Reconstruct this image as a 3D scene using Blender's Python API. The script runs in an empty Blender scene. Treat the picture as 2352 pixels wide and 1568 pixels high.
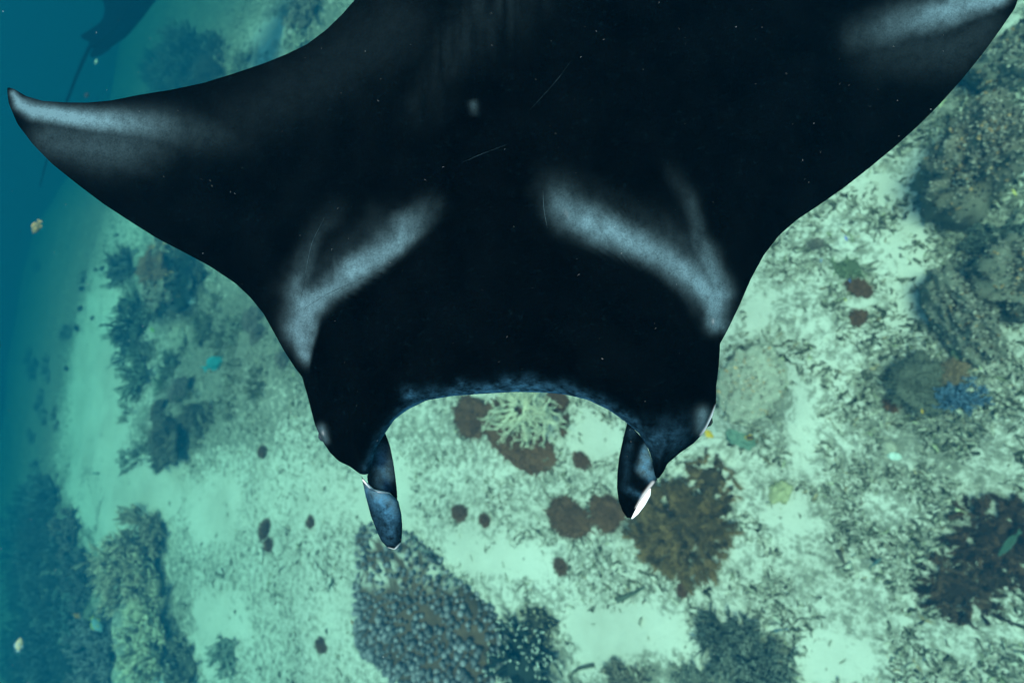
import bpy, math, random
import numpy as np
from mathutils import Matrix, Vector

random.seed(7)
RNG = np.random.default_rng(7)
S = bpy.context.scene
COL = S.collection

# ------------------------------------------------------------------ camera, sky, sun, exposure
CAM_H = 10.0                     # metres above the sand
TILT = math.radians(30)          # angle between the view axis and straight down
ROLL = math.radians(12)          # the far side of the reef lies to the image's left and a little up
HFOV = math.radians(95)
FW = np.array([0.0, math.sin(TILT), -math.cos(TILT)])
G_ = np.array([0.0, math.cos(TILT), math.sin(TILT)])
E_ = np.array([1.0, 0.0, 0.0])
RT = -math.cos(ROLL) * G_ + math.sin(ROLL) * E_
UP = math.sin(ROLL) * G_ + math.cos(ROLL) * E_
CAM = np.array([0.0, 0.0, CAM_H])
PW, PH = 2352.0, 1568.0          # the photograph's coordinates used for measuring
FPX = PW / 2 / math.tan(HFOV / 2)

cam_data = bpy.data.cameras.new("camera")
cam = bpy.data.objects.new("camera", cam_data)
COL.objects.link(cam)
cam.matrix_world = Matrix(((RT[0], UP[0], -FW[0], CAM[0]), (RT[1], UP[1], -FW[1], CAM[1]),
                           (RT[2], UP[2], -FW[2], CAM[2]), (0, 0, 0, 1)))
cam_data.sensor_width = 36.0
cam_data.lens = 18.0 / math.tan(HFOV / 2)
cam_data.clip_start = 0.05
cam_data.clip_end = 600
cam_data.dof.use_dof = True
cam_data.dof.focus_distance = 1.02
cam_data.dof.aperture_fstop = 2.0
S.camera = cam

SUN_EL, SUN_AZ = math.radians(82), math.radians(180)   # the sun stands high, a little behind the camera
world = bpy.data.worlds.new("World")
S.world = world
world.use_nodes = True
wn = world.node_tree.nodes
wl = world.node_tree.links
bg = wn["Background"]
sky = wn.new("ShaderNodeTexSky")
sky.sky_type = 'NISHITA'
sky.sun_disc = False
sky.sun_elevation = SUN_EL
sky.sun_rotation = SUN_AZ
wl.new(sky.outputs[0], bg.inputs[0])
bg.inputs[1].default_value = 0.15

sun_d = bpy.data.lights.new("sun", 'SUN')
sun_d.energy = 3.0
sun_d.angle = math.radians(24)   # the rippled sea surface spreads the sun
sun_d.color = (1.0, 0.9, 0.76)
sun = bpy.data.objects.new("sun", sun_d)
COL.objects.link(sun)
to_sun = Vector((0, -math.cos(SUN_EL), math.sin(SUN_EL)))
sun.rotation_euler = to_sun.to_track_quat('Z', 'Y').to_euler()

S.view_settings.view_transform = 'Standard'
S.view_settings.look = 'None'
S.view_settings.gamma = 1.0
S.view_settings.use_curve_mapping = False
S.view_settings.exposure = 1.36
S.cycles.use_denoising = True
S.cycles.denoiser = 'OPENIMAGEDENOISE'
S.cycles.max_bounces = 6
S.cycles.diffuse_bounces = 2
S.cycles.glossy_bounces = 2
S.cycles.volume_bounces = 1
S.cycles.transparent_max_bounces = 4


# ------------------------------------------------------------------ measuring helpers
def ray(X, Y):
    X = np.asarray(X, float)
    Y = np.asarray(Y, float)
    a = ((X - PW / 2) / FPX)[..., None]
    b = ((PH / 2 - Y) / FPX)[..., None]
    return FW + a * RT + b * UP


def at_depth(X, Y, d):
    """world point seen at photo position X, Y at depth d metres along the view axis"""
    return CAM + ray(X, Y) * np.asarray(d, float)[..., None]


def to_photo(p):
    q = np.asarray(p, float) - CAM
    d = np.maximum(q @ FW, 0.05)
    return PW / 2 + FPX * (q @ RT) / d, PH / 2 - FPX * (q @ UP) / d, d


def hash2(ix, iy, iz, seed):
    h = (ix.astype(np.int64) * 374761393 + iy.astype(np.int64) * 668265263 + iz.astype(np.int64) * 2147483647 + seed * 974711) & 0xFFFFFFFF
    h = ((h ^ (h >> 13)) * 1274126177) & 0xFFFFFFFF
    h = ((h ^ (h >> 16)) * 2246822519) & 0xFFFFFFFF
    return ((h ^ (h >> 15)) & 0xFFFFFF) / float(0xFFFFFF)


def vnoise(p, seed=0):
    p = np.asarray(p, float)
    if p.shape[-1] == 2:
        p = np.concatenate([p, np.zeros(p.shape[:-1] + (1,))], -1)
    i = np.floor(p)
    f = p - i
    f = f * f * (3 - 2 * f)
    i = i.astype(np.int64)
    r = 0
    for dx in (0, 1):
        for dy in (0, 1):
            for dz in (0, 1):
                w = (f[..., 0] if dx else 1 - f[..., 0]) * (f[..., 1] if dy else 1 - f[..., 1]) * (f[..., 2] if dz else 1 - f[..., 2])
                r = r + w * hash2(i[..., 0] + dx, i[..., 1] + dy, i[..., 2] + dz, seed)
    return r


def fbm(p, octaves=4, seed=0):
    p = np.asarray(p, float)
    a, s, t = 1.0, 0.0, 0.0
    for o in range(octaves):
        s = s + a * vnoise(p * (2.03 ** o), seed + o * 17)
        t += a
        a *= 0.5
    return s / t


def smooth(a, b, x):
    t = np.clip((x - a) / (b - a), 0, 1)
    return t * t * (3 - 2 * t)


SC = CAM_H / 6.0


# ------------------------------------------------------------------ terrain
def flat_hit(X, Y, z=0.0):
    r = ray(X, Y)
    s = (CAM_H - z) / np.maximum(-r[..., 2], 0.02)
    return CAM + r * s[..., None]


_edge_px = [(60, 1900), (120, 1568), (130, 1300), (170, 1000), (220, 740), (310, 480), (480, 250), (620, 70), (750, -120), (880, -300)]
_ep = np.array([flat_hit(*q) for q in _edge_px])
_o = np.argsort(_ep[:, 0])
EDGE_X, EDGE_Y = _ep[_o, 0], _ep[_o, 1]


def bump_at(px, py, rpx, h):
    c = flat_hit(px, py)
    d = float((c - CAM) @ FW)
    return (c[0], c[1], rpx * d / FPX, h * SC)


BUMPS = [bump_at(400, 640, 110, 0.8), bump_at(410, 960, 80, 0.45), bump_at(1725, 900, 95, 0.35),
         bump_at(2240, 380, 120, 0.25), bump_at(2230, 860, 130, 0.3), bump_at(130, 1350, 110, 0.2),
         bump_at(330, 1420, 110, 0.5), bump_at(470, 150, 60, 0.4), bump_at(720, 60, 90, 0.3), bump_at(600, 850, 130, 0.3)]


def ground_z(x, y):
    x = np.asarray(x, float)
    y = np.asarray(y, float)
    p = np.stack([x, y], -1) / SC
    z = ((fbm(p * 0.22, 3, 5) - 0.5) * 0.7 + (fbm(p * 1.3, 3, 9) - 0.5) * 0.16) * SC
    for bx, by, br, bh in BUMPS:
        z = z + bh * np.exp(-(((x - bx) ** 2 + (y - by) ** 2) / (br * br)) ** 1.5)
    e = np.interp(x, EDGE_X, EDGE_Y) + (fbm(p * 0.3, 2, 3) - 0.5) * 1.5
    t = np.maximum(y - e, 0)
    z = z * (1 - .9 * smooth(-1, 7, y - e))
    z = z - np.where(t < 3, t * t / 6 * 0.19, (t - 1.5) * 0.19) - np.maximum(t - 50, 0) ** 1.5 * .05
    return np.maximum(z, -24)


def on_ground(X, Y):
    X = np.asarray(X, float)
    Y = np.asarray(Y, float)
    r = ray(X, Y)
    z = np.zeros(X.shape)
    for _ in range(10):
        s = (CAM_H - z) / np.maximum(-r[..., 2], 0.05)
        p = CAM + r * s[..., None]
        z = 0.5 * z + 0.5 * ground_z(p[..., 0], p[..., 1])
    p[..., 2] = ground_z(p[..., 0], p[..., 1])
    return p


def px_size(p):
    """metres per photo pixel at point p"""
    return float((np.asarray(p) - CAM) @ FW) / FPX


# how thickly the sea bed is strewn with rubble: (x, y, rx, ry, density), later ones win
STREWN = [
    (2000, 1100, 420, 420, .5), (2050, 1180, 300, 260, .6), (2200, 1450, 220, 140, .55), (1700, 1230, 200, 130, .5),
    (1450, 1260, 160, 80, .55), (1900, 850, 200, 170, .5), (1850, 620, 110, 120, .55), (2150, 930, 190, 170, .72),
    (2250, 480, 130, 190, .9), (2200, 200, 170, 140, .8), (1725, 890, 85, 110, .85), (560, 790, 190, 170, .9),
    (600, 940, 160, 100, .72), (420, 960, 100, 130, .8), (400, 650, 130, 130, .76), (710, 1010, 80, 60, .55),
    (1000, 1010, 140, 60, .6), (1230, 1110, 120, 40, .55), (640, 1330, 110, 110, .5), (700, 1150, 120, 80, .38),
    (570, 1450, 50, 100, .5), (760, 1420, 60, 110, .38), (720, 60, 150, 80, .8), (470, 190, 140, 40, .8),
    (1500, 1565, 260, 28, .8), (1750, 1530, 110, 90, .9), (1240, 1490, 90, 100, .7), (90, 1360, 130, 290, 1.0), (30, 1000, 80, 200, .7), (430, 160, 110, 80, 1.0), (330, 1420, 110, 180, .7),
    # open sand
    (215, 900, 85, 250, .06), (330, 1110, 90, 60, .1), (260, 1210, 60, 110, .05), (480, 1170, 70, 70, .18), (500, 1440, 55, 90, .05),
    (900, 1140, 80, 100, .15), (1140, 1300, 110, 50, .08), (1060, 1270, 60, 50, .08), (1430, 1435, 160, 70, .05), (1365, 1010, 70, 60, .1),
    (1920, 1535, 75, 60, .1), (2000, 430, 70, 55, .15), (2070, 580, 65, 90, .2), (2330, 320, 25, 70, .05),
    (1740, 710, 40, 60, .1), (1830, 960, 26, 110, .2), (1800, 1190, 50, 60, .25), (2090, 690, 60, 60, .25), (640, 70, 70, 40, .1),
]


def relief(x, y):
    """small lumps of the strewn ground"""
    return (fbm(np.stack([x, y], -1) * 4, 3, 41) - .5) * .15


def strewn(x, y, z):
    p = np.stack([x, y, z], -1)
    X, Y, d = to_photo(p)
    w = (fbm(p[..., :2] * 1.5 / SC, 5, 31) - 0.5) * 120
    w2 = (fbm(p[..., :2] * 1.5 / SC, 5, 77) - 0.5) * 120
    v = np.full(np.shape(x), .5)
    for cx, cy, rx, ry, dn in STREWN:
        q = np.sqrt(((X + w - cx) / rx) ** 2 + ((Y + w2 - cy) / ry) ** 2)
        k = 1 - smooth(.5, 1.3, q)
        v = v * (1 - k) + dn * k
    t = y - np.interp(x, EDGE_X, EDGE_Y)
    k = smooth(-1, 7, t + w * .03)
    return v * (1 - k) + .8 * k


# ------------------------------------------------------------------ mesh helpers
def make_mesh(name, V, F, smooth_shade=True, color=None, attrs=None):
    """V (n,3), F list of index arrays (k,3)/(k,4)"""
    V = np.asarray(V, np.float32)
    if isinstance(F, np.ndarray):
        F = [F]
    me = bpy.data.meshes.new(name)
    me.vertices.add(len(V))
    me.vertices.foreach_set("co", V.ravel())
    li = np.concatenate([f.ravel() for f in F]).astype(np.int32)
    cnt = np.concatenate([np.full(len(f), f.shape[1]) for f in F]).astype(np.int32)
    st = np.concatenate([[0], np.cumsum(cnt)[:-1]]).astype(np.int32)
    me.loops.add(len(li))
    me.loops.foreach_set("vertex_index", li)
    me.polygons.add(len(cnt))
    me.polygons.foreach_set("loop_start", st)
    me.polygons.foreach_set("loop_total", cnt)
    me.polygons.foreach_set("use_smooth", np.full(len(cnt), smooth_shade))
    if color is not None:
        ca = me.color_attributes.new("Col", 'FLOAT_COLOR', 'POINT')
        c = np.ones((len(V), 4), np.float32)
        c[:, :3] = color
        ca.data.foreach_set("color", c.ravel())
    for k, a in (attrs or {}).items():
        at = me.attributes.new(k, 'FLOAT', 'POINT')
        at.data.foreach_set("value", np.asarray(a, np.float32))
    me.update(calc_edges=True)
    me.validate()
    return me


def add(name, me, mat=None, parent=None, loc=None):
    o = bpy.data.objects.new(name, me)
    COL.objects.link(o)
    if mat is not None and me is not None and not me.materials:
        me.materials.append(mat)
    if loc is not None:
        o.location = [float(v) for v in loc]
    if parent is not None:
        o.parent = parent
    return o


def tag(o, label=None, cat=None, group=None, kind=None):
    if label:
        o["label"] = label
    if cat:
        o["category"] = cat
    if group:
        o["group"] = group
    if kind:
        o["kind"] = kind
    return o


def root(name, loc, label, cat, group=None):
    return tag(add(name, None, loc=loc), label, cat, group)


def grid_faces(nu, nv, off=0, flip=False):
    i = np.arange(nu - 1)[:, None] * nv + np.arange(nv - 1)[None, :]
    f = np.stack([i, i + nv, i + nv + 1, i + 1], -1).reshape(-1, 4) + off
    return f[:, ::-1] if flip else f


def tubes(P0, P1, R0, R1, sides=4):
    """many tapered prisms; returns V, F"""
    P0, P1 = np.asarray(P0, float), np.asarray(P1, float)
    n = len(P0)
    R0 = np.broadcast_to(np.asarray(R0, float), (n,))
    R1 = np.broadcast_to(np.asarray(R1, float), (n,))
    d = P1 - P0
    L = np.linalg.norm(d, axis=1, keepdims=True)
    d = d / np.maximum(L, 1e-6)
    a = np.where(np.abs(d[:, 2:3]) < .9, np.array([[0, 0, 1.0]]), np.array([[1.0, 0, 0]]))
    u = np.cross(d, a)
    u /= np.linalg.norm(u, axis=1, keepdims=True)
    v = np.cross(d, u)
    th = np.arange(sides) / sides * 2 * math.pi
    ring = np.cos(th)[None, :, None] * u[:, None] + np.sin(th)[None, :, None] * v[:, None]
    A = P0[:, None] + ring * R0[:, None, None]
    B = P1[:, None] + ring * R1[:, None, None]
    T = (P1 + d * R1[:, None] * .8)[:, None]
    V = np.concatenate([A, B, T], 1)
    k = 2 * sides + 1
    j = np.arange(sides)
    jn = (j + 1) % sides
    q = np.stack([j, jn, jn + sides, j + sides], 1)
    t = np.stack([j + sides, jn + sides, np.full(sides, 2 * sides)], 1)
    off = (np.arange(n) * k)[:, None, None]
    return V.reshape(-1, 3), [(q[None] + off).reshape(-1, 4), (t[None] + off).reshape(-1, 3)], k


def merge(parts):
    """join [(V, [F..], C)] into one"""
    Vs, Fs, Cs, off = [], {}, [], 0
    for V, F, C in parts:
        Vs.append(V)
        Cs.append(np.broadcast_to(np.asarray(C, float), (len(V), 3)))
        for f in (F if isinstance(F, list) else [F]):
            Fs.setdefault(f.shape[1], []).append(f + off)
        off += len(V)
    return np.concatenate(Vs), [np.concatenate(x) for x in Fs.values()], np.concatenate(Cs)


def hemi(nu=28, nv=10):
    """unit dome, closed skirt: V, F"""
    th = np.arange(nu) / nu * 2 * math.pi
    ph = np.linspace(-.25, math.pi / 2, nv)[:-1]
    V = np.stack([np.cos(ph)[:, None] * np.cos(th)[None], np.cos(ph)[:, None] * np.sin(th)[None],
                  np.broadcast_to(np.sin(ph)[:, None], (nv - 1, nu))], -1).reshape(-1, 3)
    V = np.concatenate([V, [[0, 0, 1.0]]])
    f = []
    for a in range(nv - 2):
        for b in range(nu):
            f.append((a * nu + b, a * nu + (b + 1) % nu, (a + 1) * nu + (b + 1) % nu, (a + 1) * nu + b))
    t = [((nv - 2) * nu + b, (nv - 2) * nu + (b + 1) % nu, len(V) - 1) for b in range(nu)]
    return V, [np.array(f), np.array(t)]


def ico(sub=1):
    import bmesh
    bm = bmesh.new()
    bmesh.ops.create_icosphere(bm, subdivisions=sub, radius=1)
    V = np.array([v.co[:] for v in bm.verts])
    F = np.array([[v.index for v in f.verts] for f in bm.faces])
    bm.free()
    return V, F


# ------------------------------------------------------------------ materials
def new_mat(name):
    m = bpy.data.materials.new(name)
    m.use_nodes = True
    n = m.node_tree.nodes
    l = m.node_tree.links
    b = n["Principled BSDF"]
    return m, n, l, b


def noise_node(n, l, scale, detail=4, rough=.6, coord=None, out='Object'):
    t = n.new("ShaderNodeTexNoise")
    t.inputs["Scale"].default_value = scale
    t.inputs["Detail"].default_value = detail
    t.inputs["Roughness"].default_value = rough
    if coord is None:
        coord = n.new("ShaderNodeTexCoord").outputs[out]
    l.new(coord, t.inputs["Vector"])
    return t


def ramp(n, l, src, stops):
    r = n.new("ShaderNodeValToRGB")
    e = r.color_ramp.elements
    while len(e) < len(stops):
        e.new(0.5)
    for k, (p, c) in enumerate(stops):
        e[k].position = p
        e[k].color = (*c, 1) if len(c) == 3 else c
    l.new(src, r.inputs[0])
    return r


def mix(n, l, mode, a, b, fac):
    m = n.new("ShaderNodeMix")
    m.data_type = 'RGBA'
    m.blend_type = mode
    for k, v in ((0, fac), (6, a), (7, b)):
        if hasattr(v, "links"):
            l.new(v, m.inputs[k])
        else:
            m.inputs[k].default_value = v if k == 0 else (*v, 1)
    return m.outputs[2]


def math_node(n, l, op, a, b=None, clamp=False):
    m = n.new("ShaderNodeMath")
    m.operation = op
    m.use_clamp = clamp
    for k, v in enumerate((a, b)):
        if v is None:
            continue
        if hasattr(v, "links"):
            l.new(v, m.inputs[k])
        else:
            m.inputs[k].default_value = v
    return m.outputs[0]


def bump(n, l, b, height, strength, dist):
    k = n.new("ShaderNodeBump")
    k.inputs["Strength"].default_value = strength
    k.inputs["Distance"].default_value = dist
    l.new(height, k.inputs["Height"])
    l.new(k.outputs[0], b.inputs["Normal"])


def coral_mat(name, color, var=.5, scale=9, rough=.9):
    """matt living tissue: own colour times vertex colour, mottled at two sizes"""
    m, n, l, b = new_mat(name)
    co = n.new("ShaderNodeTexCoord").outputs["Object"]
    t = noise_node(n, l, scale, 5, .65, co)
    t2 = noise_node(n, l, scale * 5, 3, .6, co)
    f = math_node(n, l, 'ADD', math_node(n, l, 'MULTIPLY', t.outputs[0], .65), math_node(n, l, 'MULTIPLY', t2.outputs[0], .35))
    r = ramp(n, l, f, [(.32, tuple(c * (1 - var) for c in color)), (.5, color), (.68, tuple(min(1, c * (1 + var)) for c in color))])
    va = n.new("ShaderNodeVertexColor")
    va.layer_name = "Col"
    l.new(mix(n, l, 'MULTIPLY', r.outputs[0], va.outputs[0], 1.0), b.inputs["Base Color"])
    b.inputs["Roughness"].default_value = rough
    b.inputs["Specular IOR Level"].default_value = .08
    bump(n, l, b, t2.outputs[0], .5, .02)
    return m


def sand_mat():
    m, n, l, b = new_mat("sand")
    co = n.new("ShaderNodeTexCoord").outputs["Object"]
    a = n.new("ShaderNodeAttribute")
    a.attribute_name = "strewn"
    big = noise_node(n, l, .8 / SC, 5, .6, co)
    mid = noise_node(n, l, 9.5 / SC, 6, .75, co)
    fine = noise_node(n, l, 20 / SC, 5, .7, co)
    grain = noise_node(n, l, 160, 2, .5, co)
    base = ramp(n, l, big.outputs[0], [(.3, (.52, .50, .41)), (.55, (.66, .64, .54)), (.8, (.74, .72, .62))])
    spk = ramp(n, l, grain.outputs[0], [(.3, (.8, .8, .8)), (.6, (1, 1, 1))])
    c = mix(n, l, 'MULTIPLY', base.outputs[0], spk.outputs[0], .6)
    # algal turf and half buried rubble between the loose pieces
    f = math_node(n, l, 'ADD', math_node(n, l, 'MULTIPLY', mid.outputs[0], .55), math_node(n, l, 'MULTIPLY', fine.outputs[0], .45))
    f = math_node(n, l, 'ADD', f, math_node(n, l, 'MULTIPLY', math_node(n, l, 'SUBTRACT', a.outputs["Fac"], .5), .30))
    k = ramp(n, l, f, [(.47, (0, 0, 0)), (.56, (1, 1, 1))])
    turf = ramp(n, l, fine.outputs[0], [(.36, (.034, .036, .024)), (.52, (.13, .125, .085)), (.68, (.36, .35, .27))])
    k2 = math_node(n, l, 'MULTIPLY', k.outputs[0], .85)
    l.new(mix(n, l, 'MIX', c, turf.outputs[0], k2), b.inputs["Base Color"])
    b.inputs["Roughness"].default_value = .95
    b.inputs["Specular IOR Level"].default_value = .05
    h = math_node(n, l, 'ADD', math_node(n, l, 'MULTIPLY', mid.outputs[0], 1.0), math_node(n, l, 'MULTIPLY', fine.outputs[0], .5))
    bump(n, l, b, h, .6, .06)
    return m


def manta_mat():
    """black velvet skin; pale shoulder bars and bluish lip come from the animal's pigment attributes along with painted wing tip sheen"""
    m, n, l, b = new_mat("manta_skin")
    co = n.new("ShaderNodeTexCoord").outputs["Object"]
    pale = n.new("ShaderNodeAttribute")
    pale.attribute_name = "pale"
    blue = n.new("ShaderNodeAttribute")
    blue.attribute_name = "blue"
    white = n.new("ShaderNodeAttribute")
    white.attribute_name = "white"
    g = noise_node(n, l, 260, 3, .7, co)
    g2 = noise_node(n, l, 45, 4, .7, co)
    g3 = noise_node(n, l, 9, 4, .65, co)
    gm = math_node(n, l, 'ADD', math_node(n, l, 'MULTIPLY', g.outputs[0], .5), math_node(n, l, 'MULTIPLY', g2.outputs[0], .5))
    gr = ramp(n, l, gm, [(.36, (.55, .55, .55)), (.62, (1.25, 1.25, 1.25))])
    mp = n.new("ShaderNodeMapping")
    mp.inputs["Scale"].default_value = (110, 110, 5)
    mp.inputs["Rotation"].default_value = (1.15, .1, .35)
    l.new(co, mp.inputs[0])
    scr = noise_node(n, l, 1.0, 4, .7, mp.outputs[0])
    base = ramp(n, l, g3.outputs[0], [(.35, (.0002, .0003, .0004)), (.75, (.0008, .0014, .0018))])
    sc = ramp(n, l, scr.outputs[0], [(.58, (0, 0, 0)), (.8, (.002, .007, .010))])
    c = mix(n, l, 'ADD', base.outputs[0], sc.outputs[0], .6)
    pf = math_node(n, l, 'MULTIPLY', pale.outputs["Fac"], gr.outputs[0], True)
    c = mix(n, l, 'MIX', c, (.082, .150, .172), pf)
    br = ramp(n, l, g2.outputs[0], [(.34, (.12, .12, .12)), (.66, (1, 1, 1))])
    bf = math_node(n, l, 'MULTIPLY', blue.outputs["Fac"], math_node(n, l, 'MULTIPLY', br.outputs[0], gr.outputs[0]), True)
    c = mix(n, l, 'MIX', c, (.038, .125, .20), bf)
    c = mix(n, l, 'MIX', c, (.8, .82, .82), white.outputs["Fac"])
    l.new(c, b.inputs["Base Color"])
    b.inputs["Roughness"].default_value = .55
    b.inputs["Specular IOR Level"].default_value = 0.0
    bump(n, l, b, gm, .25, .004)
    return m


def plain_mat(name, color, rough=.6, spec=.15, var=.25, scale=30):
    m, n, l, b = new_mat(name)
    t = noise_node(n, l, scale, 3, .6)
    r = ramp(n, l, t.outputs[0], [(.35, tuple(c * (1 - var) for c in color)), (.65, tuple(min(1, c * (1 + var)) for c in color))])
    l.new(r.outputs[0], b.inputs["Base Color"])
    b.inputs["Roughness"].default_value = rough
    b.inputs["Specular IOR Level"].default_value = spec
    return m


M_SAND = sand_mat()
M_MANTA = manta_mat()
M_RUBBLE = coral_mat("dead_coral", (.62, .60, .48), .35, 14)
M_CORAL = coral_mat("living_coral", (1, 1, 1), .45, 16)

# ------------------------------------------------------------------ water (the haze) and the sea bed
def build_water():
    V = np.array([[x, y, z] for x in (-110, 110) for y in (-40, 170) for z in (-26, CAM_H + 1.5)], float)
    F = np.array([[0, 1, 3, 2], [4, 6, 7, 5], [0, 4, 5, 1], [2, 3, 7, 6], [0, 2, 6, 4], [1, 5, 7, 3]])
    me = make_mesh("haze", V, F, False)
    m = bpy.data.materials.new("sea_water")
    m.use_nodes = True
    nt = m.node_tree
    nt.nodes.remove(nt.nodes["Principled BSDF"])
    v = nt.nodes.new("ShaderNodeVolumePrincipled")
    v.inputs["Density"].default_value = .102
    v.inputs["Color"].default_value = (.001, .037, .068, 1)
    v.inputs["Absorption Color"].default_value = (.12, .46, .38, 1)
    v.inputs["Anisotropy"].default_value = 0.0
    nt.links.new(v.outputs[0], nt.nodes["Material Output"].inputs["Volume"])
    o = add("haze", me, m)
    tag(o, "clear blue green sea water filling the whole scene", kind="stuff")


build_water()


def axis(fine0, fine1, step, lo, hi, grow=1.09):
    a = list(np.arange(fine0, fine1, step))
    s, x = step, a[-1]
    while x < hi:
        s *= grow
        x += s
        a.append(min(x, hi))
    s, x = step, a[0]
    while x > lo:
        s *= grow
        x -= s
        a.insert(0, max(x, lo))
    return np.array(a)


xs = axis(-14, 14, .11, -100, 100)
ys = axis(-7, 30, .11, -35, 160)
GX, GY = np.meshgrid(xs, ys, indexing='ij')
GZ = ground_z(GX, GY)
SD = strewn(GX, GY, GZ)
GZ2 = GZ + relief(GX, GY) * SD
sea = add("seabed", make_mesh("seabed", np.stack([GX, GY, GZ2], -1).reshape(-1, 3), grid_faces(len(xs), len(ys)), True,
                              attrs={"strewn": SD.ravel()}), M_SAND)
tag(sea, "pale sand and rubble sea bed of the reef falling away into deep water", kind="structure")


# ------------------------------------------------------------------ loose rubble
CLEAR = []   # ground taken up by corals: (x, y, radius)


def build_rubble(name, n_try, seed, size, label, pale_bias=0.0, region=None):
    rng = np.random.default_rng(seed)
    # thrown over the part of the sea bed in view, evenly per square metre but thinning with distance
    X = rng.uniform(-80, 2750, n_try)
    Y = rng.uniform(-160, 1720, n_try)
    r = ray(X, Y)
    ok = r[:, 2] < -.2
    X, Y = X[ok], Y[ok]
    p = on_ground(X, Y)
    d = strewn(p[:, 0], p[:, 1], p[:, 2])
    p[:, 2] += relief(p[:, 0], p[:, 1]) * d
    cl = fbm(p[:, :2] * 3.4 / SC, 3, 51)
    keep = rng.random(len(p)) < np.clip(d * .6 * smooth(.42, .62, cl + (d - .6) * .35) + .008, 0, 1)
    keep &= (p[:, 2] > -9)
    for cx, cy, cr in CLEAR:
        keep &= ((p[:, 0] - cx) ** 2 + (p[:, 1] - cy) ** 2) > (cr * (.85 + .3 * rng.random(len(p)))) ** 2
    p, d, cl = p[keep], d[keep], cl[keep]
    n = len(p)
    # template: a bent broken twig of three rings
    sides = 3
    th = np.arange(sides) / sides * 2 * math.pi
    tz = np.array([-1, -.1, 1.0])
    tb = np.array([0, .22, 0])
    tr = np.array([.75, 1.0, .6])
    T = np.stack([np.broadcast_to(tz[:, None], (3, sides)), tb[:, None] + .26 * tr[:, None] * np.cos(th), .26 * tr[:, None] * np.sin(th)], -1).reshape(-1, 3)
    T = np.concatenate([T, [[-1.15, 0, 0], [1.15, 0, 0]]])
    F = []
    for a in range(2):
        for j in range(sides):
            F.append((a * sides + j, a * sides + (j + 1) % sides, (a + 1) * sides + (j + 1) % sides, (a + 1) * sides + j))
    T3 = [(j, 3 * sides, (j + 1) % sides) for j in range(sides)] + [(2 * sides + j, 2 * sides + (j + 1) % sides, 3 * sides + 1) for j in range(sides)]
    F, T3 = np.array(F), np.array(T3)
    L = size * np.exp(np.clip(rng.normal(0, .45, n), -.9, .75)) * .5
    fat = rng.uniform(.55, 1.4, n)
    ang = rng.uniform(0, 2 * math.pi, n)
    tilt = rng.normal(0, .35, n)
    ca, sa, ct, st = np.cos(ang), np.sin(ang), np.cos(tilt), np.sin(tilt)
    ex = np.stack([ca * ct, sa * ct, st], -1)
    ey = np.stack([-sa, ca, np.zeros(n)], -1)
    ez = np.cross(ex, ey)
    jit = rng.normal(0, .16, (n, len(T), 3))
    Q = T[None] + jit
    V = p[:, None] + (Q[..., 0:1] * ex[:, None] + (Q[..., 1:2] * ey[:, None] + Q[..., 2:3] * ez[:, None]) * fat[:, None, None]) * L[:, None, None]
    V[..., 2] += (L * .18)[:, None]
    tone = np.where(rng.random(n) < .52, rng.normal(.29, .12, n), rng.normal(.74 + pale_bias, .14, n))
    tone = np.clip(tone + (cl - .55) * -.4, .03, 1)
    far = np.linalg.norm(p - CAM, axis=1) / (CAM_H * 1.1)
    L = L * np.clip(far, .9, 2.6) ** 1.15
    c = np.stack([.09 + .9 * tone ** 1.6, .10 + .9 * tone ** 1.6, .08 + .88 * tone ** 1.6], -1)
    hue = rng.random(n)
    c[hue < .04] *= np.array([1.0, .82, .62])
    c[(hue > .05) & (hue < .10)] *= np.array([.92, 1.0, .78])
    off = (np.arange(n) * len(T))[:, None, None]
    me = make_mesh(name, V.reshape(-1, 3), [(F[None] + off).reshape(-1, 4), (T3[None] + off).reshape(-1, 3)], True, np.repeat(c, len(T), 0))
    tag(add(name, me, M_RUBBLE), label, kind="stuff")


# ------------------------------------------------------------------ manta ray
def stroke(X, Y, pts, w, power=2.0):
    """soft painted line of colour: pts (x, y, strength[, width])"""
    out = np.zeros(np.shape(X))
    pts = [tuple(q) + ((w,) if len(q) == 3 else ()) for q in pts]
    if len(pts) == 1:
        pts = pts * 2
    for a, b in zip(pts[:-1], pts[1:]):
        dx, dy = b[0] - a[0], b[1] - a[1]
        t = np.clip(((X - a[0]) * dx + (Y - a[1]) * dy) / max(dx * dx + dy * dy, 1e-6), 0, 1)
        ww = a[3] + (b[3] - a[3]) * t
        dd = np.hypot(X - a[0] - t * dx, Y - a[1] - t * dy) / ww
        out = np.maximum(out, (a[2] + (b[2] - a[2]) * t) * np.exp(-dd ** power))
    return out


def resample(pairs, n):
    P = np.array(pairs, float)
    L = np.concatenate([[0], np.cumsum(np.hypot(np.diff(P[:, 0]), np.diff(P[:, 1])) + .35 * np.hypot(np.diff(P[:, 2]), np.diff(P[:, 3])))])
    s = np.linspace(0, L[-1], n)
    s = np.unique(np.concatenate([s, L]))
    Q = np.stack([np.interp(s, L, P[:, k]) for k in range(P.shape[1])], -1)
    # light smoothing that keeps the corners of the outline
    for _ in range(2):
        Q[1:-1] = Q[1:-1] * .6 + .2 * (Q[:-2] + Q[2:])
    return Q


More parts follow.
